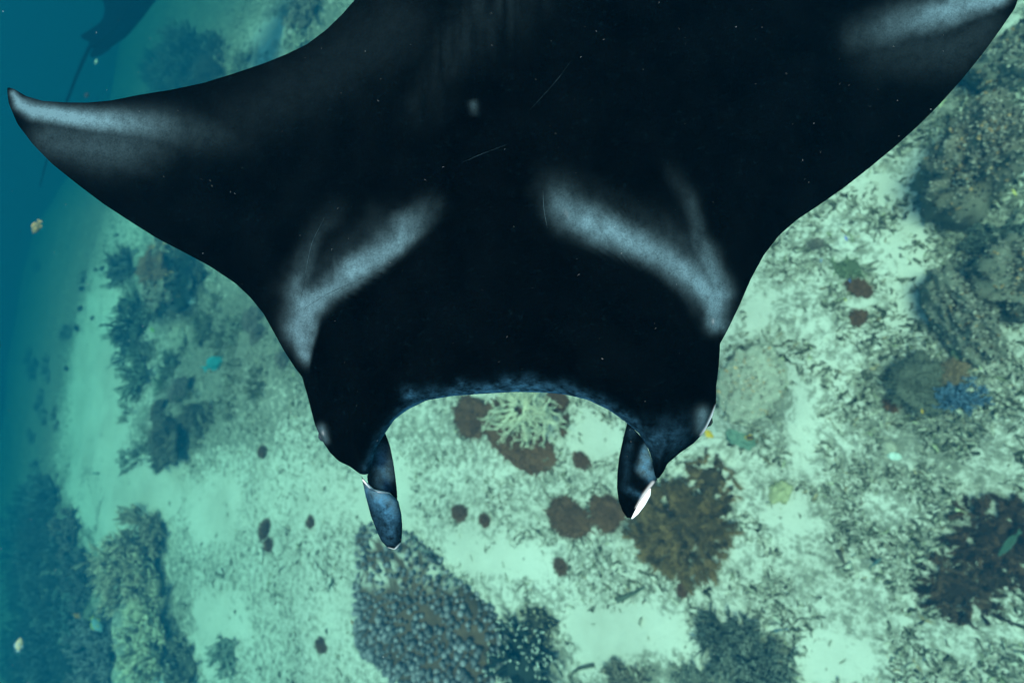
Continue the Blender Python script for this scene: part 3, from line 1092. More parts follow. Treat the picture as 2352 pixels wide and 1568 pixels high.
# round brown colonies on the sand
R = "round brown soft corals on the sand"
for args in [
    (1335, 1058, 21, 16, .5, "oval brown coral alone on clear sand between the manta's two head fins", 11),
    (1057, 1180, 18, 16, -.3, "larger of two round brown corals right of the curled blue head fin", 12),
    (1115, 1195, 13, 13, 0, "smaller of two round brown corals right of the curled blue head fin", 13),
    (716, 1199, 11, 12, 0, "small round brown coral on bare sand left of the curled blue head fin", 14),
    (605, 1036, 11, 11, 0, "small round brown coral on sand left of the manta's head, below the rubble slope", 15),
    (609, 1216, 12, 22, .2, "tall oval brown coral on sand, upper of a touching pair", 16),
    (620, 1250, 12, 12, 0, "small brown coral on sand, lower of a touching pair", 17),
    (740, 1481, 15, 12, .2, "flat brown coral on sand left of the knobbly grey anemone", 18),
    (1970, 662, 27, 17, .6, "heart shaped brown coral with green tuft right of the manta's head", 19),
    (1971, 730, 15, 17, 0, "round brown coral below the heart shaped one right of the manta's head", 20),
    (2051, 926, 13, 17, 0, "small oval brown coral left of the dark mass beside the blue coral", 21),
    (650, 826, 18, 16, 0, "pale brown coral beside the manta's left shoulder edge", 22),
    (583, 735, 28, 26, .3, "round fawn brown coral under the leading edge of the left wing", 23),
    (592, 768, 20, 20, .0, "small fawn coral joined below the round one under the left wing", 24),
    (1288, 1300, 16, 13, .4, "small ragged brown coral on rubble below the twin brown patches", 25),
    (1567, 1354, 10, 14, .0, "small brown tuft on rubble below the feathery brown coral", 26),
    (1872, 560, 14, 11, .0, "small grey green coral on bright sand below the right wing", 27),
]:
    px, py, rx, ry, an, lab, sd = args
    mound("brown_coral", lab, "coral", px, py, rx, ry, an, BROWN if sd not in (22, 23, 24, 27) else GREYB, .5, sd, True, .45, R)

# the large brown patches under the mouth
mound("brown_coral", "dark brown coral patch left of the pale staghorn under the manta's mouth", "coral", 1085, 962, 46, 40, .2, BROWN, .3, 31, True, .8)
mound("brown_coral", "largest dark brown coral patch below the pale staghorn under the manta's mouth", "coral", 1195, 1008, 112, 62, .45, BROWN, .3, 32, True, .7)
mound("brown_coral", "brown coral patch at the top right of the pale staghorn by the manta's lip", "coral", 1280, 920, 26, 22, .0, BROWN, .3, 33, True, .6)
mound("brown_coral", "narrow brown coral at the right end of the pale staghorn", "coral", 1296, 975, 11, 20, .0, BROWN, .3, 34, True, .5)
mound("brown_coral", "left one of twin broad brown corals beside the white tipped head fin", "coral", 1308, 1192, 58, 44, .1, (.145, .07, .034), .25, 35, True, .8)
mound("brown_coral", "right one of twin broad brown corals partly behind the white tipped head fin", "coral", 1392, 1180, 40, 42, .6, (.145, .07, .034), .25, 36, True, .8)

# corals and stones of the left mound
mound("brown_coral", "brown soft coral growing on the rock mound under the left wing", "coral", 398, 622, 46, 40, .3, (.22, .14, .08), .5, 41, True, .8, lift=.36 * SC)
mound("brown_coral", "grey brown coral on the lower left reef cluster", "coral", 410, 905, 20, 38, .1, GREYB, .5, 42, True, .6)
mound("brown_coral", "dark brown coral at the foot of the lower left reef cluster", "coral", 385, 1010, 48, 50, .1, (.12, .11, .08), .5, 43, True, .8)
mound("brown_coral", "small dark coral in the middle of the lower left reef cluster", "coral", 440, 960, 26, 30, .1, (.12, .11, .08), .5, 44, True, .6)
mound("brown_coral", "dark oval coral on the left rim of the lower left reef cluster", "coral", 365, 945, 16, 28, .2, (.12, .11, .08), .5, 45, True, .6)
mound("brain_coral", "pale round brain coral on the rock mound beside the blue parrotfish", "coral", 415, 775, 24, 26, 0, (.36, .36, .28), .8, 46, False, .2)
mound("white_sponge", "bright white sponge on the rock mound under the left wing", "sponge", 442, 690, 12, 11, 0, (.75, .78, .7), .8, 47, False, .4)
mound("white_sponge", "pale cream sponge left of the bright white one on the mound", "sponge", 405, 688, 20, 17, 0, (.45, .45, .36), .7, 48, False, .6)
mound("white_sponge", "bright pale sponge lying in the rubble below the blue coral", "sponge", 2056, 1048, 13, 9, 0, (.6, .72, .62), .7, 49, False, .4)
mound("white_sponge", "round cream coral head just above the bright pale sponge in the rubble", "coral", 2040, 1027, 15, 15, 0, (.42, .40, .30), .7, 50, False, .4)
mound("white_sponge", "pale sand coloured coral head in the rubble near the right edge fan", "coral", 2136, 1375, 18, 16, 0, (.5, .5, .42), .6, 51, False, .5)
mound("green_coral", "pale green folded coral with two lobes right of the manta's eye", "coral", 1700, 1000, 32, 22, .5, (.17, .26, .19), .6, 52, False, .9)
mound("yellow_coral", "yellowish coral lump in the rubble right of the feathery brown coral", "coral", 1790, 1130, 22, 26, .2, (.42, .40, .22), .6, 53, False, .8)
mound("olive_coral", "smooth olive green coral dome above the blue coral", "coral", 2240, 800, 32, 55, .2, (.12, .15, .09), .5, 54, False, .5)
mound("brown_coral", "dark brown fuzzy coral just left of the blue coral", "coral", 2120, 880, 60, 62, .0, (.11, .115, .085), .4, 55, True, .8)
mound("brown_coral", "rusty brown coral between the olive dome and the blue coral", "coral", 2195, 852, 22, 30, .3, (.22, .15, .09), .5, 56, True, .6)

# bushes
bush("branching_coral", "dark branching coral on the left flank of the rock mound under the wing", "coral", 285, 622, 52, (.12, .12, .09), .8, 30, 5, 3, .035, 1)
bush("branching_coral", "dark green branching coral below the rock mound beside the open sand", "coral", 318, 745, 70, (.10, .115, .08), .8, 36, 5, 3, .03, 2)
bush("branching_coral", "dark branching coral with pale tips facing the cyan sand strip", "coral", 294, 800, 46, (.09, .11, .09), .9, 24, 5, 2, .035, 3, (.4, .45, .4))
bush("branching_coral", "grey green branching coral at the lower end of the mound by the sand", "coral", 314, 865, 58, (.16, .18, .13), .7, 30, 5, 3, .03, 4)
bush("branching_coral", "small green branching coral on sand above the lower left reef cluster", "coral", 370, 885, 22, (.12, .17, .09), .8, 16, 5, 2, .04, 5)
bush("branching_coral", "dark tuft of branching coral beside the edge of the left wing", "coral", 455, 630, 34, (.10, .11, .085), .8, 20, 4, 2, .04, 6)
bush("branching_coral", "mottled grey green branching coral on the mound, left of the white sponge", "coral", 352, 705, 40, (.13, .15, .11), .7, 34, 5, 3, .03, 51)
bush("branching_coral", "low olive branching coral between the white sponge and the blue parrotfish", "coral", 468, 752, 44, (.15, .16, .11), .5, 36, 5, 3, .03, 52)
bush("branching_coral", "low olive branching coral directly above the lower left reef cluster's dark rim", "coral", 392, 842, 42, (.13, .15, .11), .6, 34, 5, 3, .03, 53)
bush("branching_coral", "brownish branching coral fringe at the right end of the lower left reef cluster", "coral", 470, 960, 46, (.16, .15, .105), .6, 36, 5, 3, .03, 54)
bush("branching_coral", "dark branching coral fringe under the lower left reef cluster over the sand", "coral", 372, 1040, 44, (.11, .12, .09), .6, 36, 5, 3, .03, 55)
bush("branching_coral", "pale grey low branching coral above the parrotfish beside the wing edge", "coral", 545, 760, 46, (.2, .21, .155), .45, 36, 5, 3, .03, 56)
bush("branching_coral", "dense grey brown branching coral, top of the tall stack at lower left", "coral", 345, 1228, 74, (.28, .22, .15), .8, 44, 6, 3, .028, 7)
bush("branching_coral", "dense grey branching coral in the middle of the tall stack at lower left", "coral", 300, 1315, 92, (.33, .27, .185), .8, 56, 6, 3, .028, 8)
bush("branching_coral", "pale branching coral spray on the right side of the tall stack at lower left", "coral", 350, 1350, 64, (.40, .35, .24), .9, 34, 5, 3, .032, 9)
bush("branching_coral", "bright tan branching coral at the foot of the tall stack at lower left", "coral", 345, 1480, 84, (.44, .40, .27), .8, 56, 6, 3, .028, 10)
bush("branching_coral", "bushy coral with cream tips at the bottom edge beside the dark hollow", "coral", 430, 1530, 58, (.13, .13, .1), .8, 34, 5, 3, .035, 11, (.5, .44, .3))
bush("branching_coral", "grey branching coral on the sand right of the dark hollow", "coral", 520, 1500, 56, (.24, .27, .22), .6, 34, 5, 3, .028, 12)
bush("soft_coral", "broad greyish violet soft coral at the bottom left", "coral", 225, 1510, 96, (.19, .165, .16), .6, 60, 7, 3, .03, 13)
bush("soft_coral", "greyish violet soft coral above the broad one, left of the tall stack", "coral", 255, 1430, 52, (.19, .17, .165), .7, 34, 6, 3, .035, 14)
bush("soft_coral", "brownish soft coral on the sand edge left of the tall stack", "coral", 160, 1215, 52, (.17, .135, .11), .7, 34, 6, 3, .035, 15)
bush("soft_coral", "dark soft coral thicket below the brownish one at the left", "coral", 195, 1325, 64, (.12, .11, .10), .7, 40, 6, 3, .03, 16)
bush("branching_coral", "dark branching coral on the slope left of the cyan sand strip", "coral", 120, 1150, 50, (.08, .10, .09), .8, 34, 6, 2, .03, 17)
bush("branching_coral", "dark branching coral deep on the slope at the left", "coral", 90, 1280, 60, (.08, .10, .09), .8, 34, 6, 2, .03, 18)
bush("branching_coral", "dark coral thicket with pale twigs behind the orange fish", "coral", 165, 1400, 52, (.09, .11, .10), .8, 40, 5, 2, .035, 19, (.4, .5, .45))
bush("branching_coral", "dark coral thicket near the bottom left corner", "coral", 110, 1480, 64, (.08, .095, .09), .8, 40, 6, 2, .03, 20)
bush("branching_coral", "huge hazy dark coral thicket far off above the left wing", "coral", 425, 150, 70, (.07, .09, .08), 1.1, 60, 7, 3, .02, 21)
bush("branching_coral", "lower hazy dark coral thicket far off touching the left wing", "coral", 360, 195, 44, (.08, .10, .09), .9, 40, 6, 3, .025, 22)
bush("branching_coral", "brownish coral thicket beyond the pale sand above the left wing", "coral", 700, 28, 62, (.19, .17, .13), .5, 60, 6, 2, .025, 23)
bush("branching_coral", "pale spiky coral along the back edge of the left wing", "coral", 680, 92, 44, (.36, .37, .28), .6, 40, 5, 2, .03, 24)
bush("branching_coral", "low spiky coral along the back edge of the left wing nearer its tip", "coral", 560, 148, 44, (.28, .27, .2), .5, 40, 5, 2, .03, 25)
bush("branching_coral", "green tuft of coral above the heart shaped brown coral", "coral", 1945, 620, 42, (.16, .19, .11), .5, 26, 5, 3, .035, 26)
bush("white_tipped_coral", "very dark coral with bright white tips beside the knobbly anemone at the bottom", "coral", 1200, 1520, 84, (.045, .06, .052), .9, 62, 3, 1, .05, 27, (.95, .97, .8))
bush("white_tipped_coral", "dark coral with cream tips above the white tipped one", "coral", 1235, 1420, 50, (.085, .08, .06), .7, 34, 3, 1, .055, 28, (.75, .66, .42))
bush("blue_coral", "bright blue branching coral in the rubble near the right edge", "coral", 2205, 910, 42, (.08, .13, .2), .8, 50, 6, 2, .05, 29, (.17, .29, .42))
bush("branching_coral", "dark bushy coral at the bottom right of the sand clearing", "coral", 1690, 1480, 84, (.075, .085, .07), .7, 50, 6, 3, .03, 30)
bush("branching_coral", "mottled bushy coral with pale sprigs at the bottom edge right of the clearing", "coral", 1755, 1540, 84, (.13, .15, .12), .7, 50, 6, 3, .03, 31, (.4, .42, .34))
bush("branching_coral", "low brown tufted coral along the bottom edge under the sand clearing", "coral", 1440, 1575, 70, (.17, .15, .11), .5, 60, 6, 2, .03, 32)
bush("branching_coral", "grey tufted coral at the bottom edge, right end of the sand clearing", "coral", 1590, 1570, 60, (.18, .19, .15), .5, 50, 6, 2, .03, 33)
bush("branching_coral", "dark tufted coral beneath the right wing near the picture's right edge", "coral", 2290, 560, 66, (.075, .09, .075), .6, 50, 6, 3, .03, 34)
bush("branching_coral", "sprawling pale coral below the dark tufts near the right edge", "coral", 2180, 700, 44, (.33, .33, .24), .6, 30, 5, 2, .04, 35)


_r = np.random.default_rng(99)
thicket("coral_thicket", "dark overgrown reef slope fading into the blue at the lower left",
        [(x, y, _r.uniform(26, 46)) for x, y in zip(_r.uniform(10, 215, 90), _r.uniform(1080, 1575, 90)) if x < 90 + (y - 1050) * .3 and not (150 < x < 190 and 1390 < y < 1430)],
        (.075, .09, .08), 101, (.25, .3, .27))
thicket("coral_thicket", "hazy overgrown hump far off behind the left wing",
        [(x, y, _r.uniform(20, 34)) for x, y in zip(_r.uniform(330, 500, 40), _r.uniform(90, 215, 40)) if y > 330 - .55 * x], (.06, .075, .07), 102)
thicket("coral_thicket", "low olive growth covering the mottled reef mass under the left wing",
        [(x, y, _r.uniform(16, 30)) for x, y in zip(_r.uniform(290, 600, 70), _r.uniform(570, 1060, 70)) if y > 420 + .55 * x and y < 1150 - (x - 330) * 1.0 and abs(x - 493) + abs(y - 834) > 45],
        (.125, .125, .08), 104, (.34, .34, .26))
thicket("coral_thicket", "scattered low growth on the far slope beyond the sand strip",
        [(x, y, _r.uniform(9, 20)) for x, y in zip(_r.uniform(40, 200, 26), _r.uniform(600, 1060, 26)) if x < 330 - .2 * y], (.09, .11, .10), 103)


# ------------------------------------------------------------------ reef blocks at the right
def block(label, px, py, rx, ry, ang, h, color, seed, n_knob=1500, tone0=.16):
    p, s = place(px, py)
    t = root("coral_rock", p, label, "rock", "reef rocks at the right")
    rng = np.random.default_rng(seed)
    CLEAR.append((p[0], p[1], min(rx, ry) * s * .9))
    V, F = hemi(64, 26)
    sq = np.sign(V[:, 2]) * np.abs(V[:, 2]) ** .6
    V = np.stack([V[:, 0] * (1 + .0 * sq), V[:, 1], sq], -1)
    n = fbm(V * 1.5 + seed, 4, seed) - .5
    n2 = fbm(V * 6 + seed, 4, seed + 3) - .5
    r = (1 + 1.25 * n + .35 * n2)[:, None]
    W = V * r * np.array([rx * s, ry * s, h * SC])
    ca, sa = math.cos(ang), math.sin(ang)
    W = np.stack([W[:, 0] * ca - W[:, 1] * sa, W[:, 0] * sa + W[:, 1] * ca, W[:, 2]], -1)
    W = np.stack([-W[:, 1], -W[:, 0], W[:, 2]], -1)
    col = np.array(color) * (1 + 1.1 * n2)[:, None]
    add("rock_body", make_mesh("rock_body", W, [f[:, ::-1] for f in F], True, col), M_CORAL, t)
    up = np.where(V[:, 2] > -.1)[0]
    k = n_knob
    i, j = rng.choice(up, k), rng.choice(up, k)
    close = np.linalg.norm(W[i] - W[j], axis=1) < .35 * rx * s
    w = (rng.random(k) * .5 * close)[:, None]
    B = W[i] * (1 - w) + W[j] * w
    d = rng.normal(0, .6, (k, 3)) + np.array([0, 0, .7])
    d /= np.linalg.norm(d, axis=1, keepdims=True)
    L = rng.uniform(3, 9, (k, 1)) * s
    V2, F2, kk = tubes(B - d * L * .4, B + d * L * .6, rng.uniform(1.6, 3.6, k) * s, rng.uniform(1.0, 2.6, k) * s, 4)
    tone = np.clip(rng.normal(tone0, .13, (k, 1)), .03, .7)
    c = tone * np.array([1.05, 1.0, .78])
    hue = rng.random(k)
    c[hue < .08] *= np.array([1.5, 1.0, .6])
    o = add("growth", make_mesh("growth", V2, F2, True, np.repeat(c, kk, 0)), M_CORAL, t)
    o["kind"] = "stuff"


block("overgrown brown reef rock with a dark shaded side below the right wing", 2215, 390, 82, 115, .35, .75, (.15, .14, .10), 61, 2200)
block("overgrown grey reef rock in the top right corner behind the right wing", 2290, 170, 70, 60, .2, .5, (.16, .16, .12), 62, 900)
block("low overgrown reef rock at the right edge below the shaded one", 2310, 650, 70, 90, .3, .55, (.15, .15, .11), 63, 1300)
block("long low reef rock running down beside the olive coral dome", 2200, 740, 50, 110, -.5, .4, (.16, .16, .12), 64, 1200)
block("rounded reef rock ringed by sand beside the manta's right cheek", 1722, 880, 64, 82, .2, .08, (.36, .36, .27), 65, 500, .36)
block("reef rock mound under the left wing with a sharp pale left edge", 395, 640, 60, 72, .2, .45, (.20, .20, .15), 66, 1000)
bpy.data.objects[bpy.data.objects.find("coral_rock.005")]["group"] = "reef rocks under the left wing"


# ------------------------------------------------------------------ knobbly anemone
def anemone():
    poly = np.array([(826, 1225), (850, 1200), (900, 1212), (945, 1225), (985, 1262), (1012, 1280), (1022, 1305), (1070, 1345), (1125, 1392), (1154, 1440), (1150, 1490), (1138, 1530),
                     (1128, 1580), (1000, 1585), (915, 1555), (900, 1535), (855, 1505), (828, 1465), (832, 1400), (822, 1340), (838, 1290)], float)
    c0 = poly.mean(0)
    p, s = place(*c0)
    for q in ((900, 1290, 60), (960, 1400, 110), (1060, 1470, 90), (940, 1500, 70)):
        w, sw = place(q[0], q[1])
        CLEAR.append((w[0], w[1], q[2] * sw))
    t = root("sea_anemone", p, "big grey violet knobbly anemone with brown patches on sand at the bottom", "anemone")
    G = on_ground(poly[:, 0], poly[:, 1])
    # dense outline
    m = 84
    idx = np.linspace(0, len(poly), m, endpoint=False)
    nxt = np.roll(poly, -1, 0)
    fr = (idx % 1)[:, None]
    ol = poly[idx.astype(int)] * (1 - fr) + nxt[idx.astype(int)] * fr
    O = on_ground(ol[:, 0], ol[:, 1])
    rings = 18
    hgt = .34 * SC
    Vs = []
    for k in range(rings):
        q = k / (rings - 1)
        rad = math.cos(q * math.pi / 2) ** .75
        P = p + (O - p) * rad
        P[:, 2] = ground_z(P[:, 0], P[:, 1]) - .03 + hgt * math.sin(q * math.pi / 2) ** .9
        P[:, 2] += (fbm(P[:, :2] * 3.2, 3, 8) - .5) * .26 * math.sin(q * math.pi / 2)
        Vs.append(P)
    V = np.concatenate(Vs) - p
    f = []
    for a in range(rings - 1):
        for b in range(m):
            f.append((a * m + b, (a + 1) * m + b, (a + 1) * m + (b + 1) % m, a * m + (b + 1) % m))
    n = fbm(V * 4, 3, 12)
    pale = smooth(.5, .62, n)[:, None] * (np.array([0]) if False else 1)
    Xp, Yp, _ = to_photo(V + p)
    pt = (smooth(.5, .6, fbm(V * 7, 3, 15)) * (1 - smooth(1330, 1370, Yp)))[:, None]
    col = np.array([.12, .075, .045]) * (.5 + .9 * n[:, None]) * (1 - pt) + np.array([.6, .58, .48]) * pt
    add("mantle", make_mesh("mantle", V, np.array(f), True, col), M_CORAL, t)
    # knobs: jittered over the mantle
    rng = np.random.default_rng(5)
    pts = []
    Pn = []
    tries = 0
    GR = (V.reshape(rings, m, 3))
    while len(pts) < 1100 and tries < 24000:
        tries += 1
        a = rng.uniform(0, m)
        q = (1 - math.sqrt(rng.random())) * (rings - 1) * .999
        k, b = int(q), int(a)
        P = GR[k, b % m] * (1 - q + k) + GR[k + 1, b % m] * (q - k)
        P2 = GR[k, (b + 1) % m] * (1 - q + k) + GR[k + 1, (b + 1) % m] * (q - k)
        P = P * (1 - a + b) + P2 * (a - b)
        x, y, _ = to_photo(P + p)
        lim = (11 if y > 1370 else 12.5) * s
        if fbm(P * 3.3, 3, 61) > (.60 if y > 1370 else .53):
            continue
        if pts and np.min(np.linalg.norm(np.array(pts) - P, axis=1)) < lim:
            continue
        pts.append(P)
        Pn.append((x, y))
    pts = np.array(pts)
    ph = np.array([(-1, .55), (-.2, .62), (.45, .85), (.8, .95), (1.15, .82), (1.38, .45)])
    sides = 7
    th = np.arange(sides) / sides * 2 * math.pi
    KV = np.concatenate([np.stack([r * np.cos(th), r * np.sin(th), np.full(sides, z)], -1) for z, r in ph] + [[[0, 0, 1.48]]])
    KF = [(a * sides + j, a * sides + (j + 1) % sides, (a + 1) * sides + (j + 1) % sides, (a + 1) * sides + j) for a in range(len(ph) - 1) for j in range(sides)]
    KT = [((len(ph) - 1) * sides + j, (len(ph) - 1) * sides + (j + 1) % sides, len(KV) - 1) for j in range(sides)]
    KF, KT = np.array(KF), np.array(KT)
    shared = []
    for tone in (.55, .8, 1.1, 1.5):
        hz = KV[:, 2:3]
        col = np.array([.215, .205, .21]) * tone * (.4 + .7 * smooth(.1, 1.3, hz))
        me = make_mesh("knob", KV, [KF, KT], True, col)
        me.materials.append(M_CORAL)
        shared.append(me)
    order = np.argsort([np.linalg.norm(q + p - CAM) for q in pts])
    rest = []
    for c, i in enumerate(order):
        P = pts[i]
        out = np.array([P[0] * .45, P[1] * .45, .8])
        out = out / np.linalg.norm(out) + rng.normal(0, .38, 3)
        out[2] = abs(out[2]) + .1
        r = s * rng.uniform(4.0, 8.2) * (1.0 if Pn[i][1] > 1380 else .8)
        M = Vector(out).to_track_quat('Z', 'Y').to_matrix()
        Lz = rng.uniform(1.1, 1.9)
        if c < 300:
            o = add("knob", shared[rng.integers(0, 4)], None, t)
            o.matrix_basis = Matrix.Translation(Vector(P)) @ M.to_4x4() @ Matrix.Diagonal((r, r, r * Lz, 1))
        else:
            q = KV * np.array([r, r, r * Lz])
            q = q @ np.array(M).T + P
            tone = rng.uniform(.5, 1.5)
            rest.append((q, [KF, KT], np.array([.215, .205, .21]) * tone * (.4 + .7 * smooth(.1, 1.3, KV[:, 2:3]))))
    if rest:
        V, F, C = merge(rest)
        o = add("small_knobs", make_mesh("small_knobs", V, F, True, C), M_CORAL, t)
        o["kind"] = "stuff"


anemone()


# ------------------------------------------------------------------ feather corals and staghorn with separate arms
def feather(name, label, cat, px, py, rpx, color, arms, seed, aniso=(1, 1), up=.5):
    rng = np.random.default_rng(seed)
    p, s = place(px, py)
    Rm = rpx * s
    CLEAR.append((p[0], p[1], Rm * .95))
    t = root(name, p, label, cat)
    for a in range(arms):
        an = rng.uniform(0, 2 * math.pi)
        L = Rm * rng.uniform(.2, .42) * (aniso[0] * abs(math.sin(an)) + aniso[1] * abs(math.cos(an)))
        b = np.array([math.cos(an), math.sin(an), 0]) * Rm * math.sqrt(rng.random()) * .85
        an = an + rng.normal(0, .9)
        el = rng.uniform(.1, 1.0) * up * 2
        pos, d = [b], np.array([math.cos(an), math.sin(an), el + .3])
        seg = 9
        for k in range(seg):
            d = d / np.linalg.norm(d)
            pos.append(pos[-1] + d * L / seg)
            d = d + rng.normal(0, .16, 3) + np.array([0, 0, -.10])
        pos = np.array(pos)
        pos[:, 2] = np.maximum(pos[:, 2], .02)
        P0, P1 = list(pos[:-1]), list(pos[1:])
        rr = np.linspace(.012, .006, seg) * Rm
        R0, R1 = list(rr), list(rr * .9)
        for k in range(1, seg + 1):
            dd = pos[k] - pos[k - 1]
            dd /= np.linalg.norm(dd)
            for _ in range(10):
                o = np.cross(dd, rng.normal(0, 1, 3))
                o /= max(np.linalg.norm(o), 1e-6)
                q = pos[k - 1] + (pos[k] - pos[k - 1]) * rng.random()
                P0.append(q)
                P1.append(q + (o * .9 + dd * .9) * Rm * rng.uniform(.05, .11))
                R0.append(.0105 * Rm)
                R1.append(.007 * Rm)
        V, F, kk = tubes(np.array(P0), np.array(P1), np.array(R0), np.array(R1), 3)
        c = np.repeat(np.array(color) * rng.uniform(.3, 1.8) * rng.uniform(.8, 1.25, (len(P0), 1)), kk, 0)
        add("arm", make_mesh("arm", V, F, True, c), M_CORAL, t)
    V, F = hemi(20, 7)
    add("base", make_mesh("base", V * np.array([.55 * Rm, .55 * Rm, .05 * Rm]) * (1 + .5 * (fbm(V * 2.5 + seed, 3, seed) - .5))[:, None], F, True, np.array(color) * .3), M_CORAL, t)


feather("feathery_coral", "large feathery brown soft coral below the white tipped head fin", "coral", 1562, 1215, 104, (.17, .105, .045), 260, 71, (1.0, 1.0), .7)
feather("feathery_coral", "upper wing of feathery brown coral right below the manta's cheek", "coral", 1635, 1110, 60, (.18, .115, .055), 80, 72, (1, 1), .7)
feather("feathery_coral", "dark brown feathery coral fan at the right edge with a green fish over it", "coral", 2300, 1230, 88, (.095, .052, .03), 150, 73, (1, 1), .7)
feather("feathery_coral", "lower dark brown feathery coral left of the fan at the right edge", "coral", 2200, 1350, 72, (.095, .055, .032), 100, 74, (1.2, 1), .6)
feather("feathery_coral", "brown feathery tuft at the lower end of the right edge fan", "coral", 2285, 1330, 52, (.10, .06, .035), 70, 75, (1, 1), .4)


def staghorn(label, px, py, rpx, color, arms, seed):
    rng = np.random.default_rng(seed)
    p, s = place(px, py)
    Rm = rpx * s
    t = root("staghorn_coral", p, label, "coral")
    for a in range(arms):
        an = a / arms * 2 * math.pi + rng.uniform(-.2, .2)
        P0, P1, R0, R1 = [], [], [], []

        def grow(b, d, L, r, lv):
            n = 3
            for k in range(n):
                d = d / np.linalg.norm(d)
                e = b + d * L / n
                P0.append(b); P1.append(e); R0.append(r); R1.append(r * .88)
                b, r = e, r * .88
                d = d + rng.normal(0, .38, 3) + np.array([0, 0, .05])
                if lv > 0 and rng.random() < .85:
                    grow(b, d + rng.normal(0, .75, 3), L * .6, r * .85, lv - 1)
        b = np.array([math.cos(an), math.sin(an), 0]) * Rm * rng.uniform(.0, .4)
        b[2] = .02 * Rm + .3 * Rm
        grow(b, np.array([math.cos(an), math.sin(an), rng.uniform(.2, .8)]), Rm * rng.uniform(.35, .8), .04 * Rm, 3)
        V, F, kk = tubes(np.array(P0), np.array(P1), np.array(R0), np.array(R1), 6)
        c = np.repeat(np.array(color) * rng.uniform(.7, 1.15, (len(P0), 1)), kk, 0)
        add("branch", make_mesh("branch", V, F, True, c), M_CORAL, t)


staghorn("pale branching staghorn coral growing over brown patches under the manta's mouth", 1215, 940, 84, (.66, .64, .46), 36, 81)
staghorn("pale staghorn sprig lying by the edge of the left wing", 498, 640, 22, (.6, .62, .5), 5, 82)
staghorn("dull pale staghorn tangle on the rubble near the right edge below the reef rock", 2160, 640, 34, (.45, .45, .35), 7, 83)


def plate(label, px, py, rpx, seed):
    p, s = place(px, py)
    t = root("plate_coral", p, label, "coral")
    n = 40
    th = np.arange(n) / n * 2 * math.pi
    Rr = rpx * s * (1 + .15 * np.sin(th * 2 + 1) + .08 * np.sin(th * 5))
    V = []
    for q, z in ((.12, .05), (.35, .22), (.7, .42), (1.0, .50), (1.01, .54), (.7, .47), (.35, .28), (.0, .2)):
        V.append(np.stack([np.cos(th) * Rr * q, np.sin(th) * Rr * q, np.full(n, z * rpx * s * 1.6)], -1))
    V = np.concatenate(V)
    f = [(a * n + j, a * n + (j + 1) % n, (a + 1) * n + (j + 1) % n, (a + 1) * n + j) for a in range(7) for j in range(n)]
    c = np.full((len(V), 3), 1.0) * np.array([.20, .19, .175])
    c[3 * n:5 * n] = (.55, .56, .45)
    add("plate", make_mesh("plate", V, np.array(f), True, c), M_CORAL, t)


plate("thin grey plate coral with a pale rim in the dark hollow at lower left", 372, 1450, 34, 1)


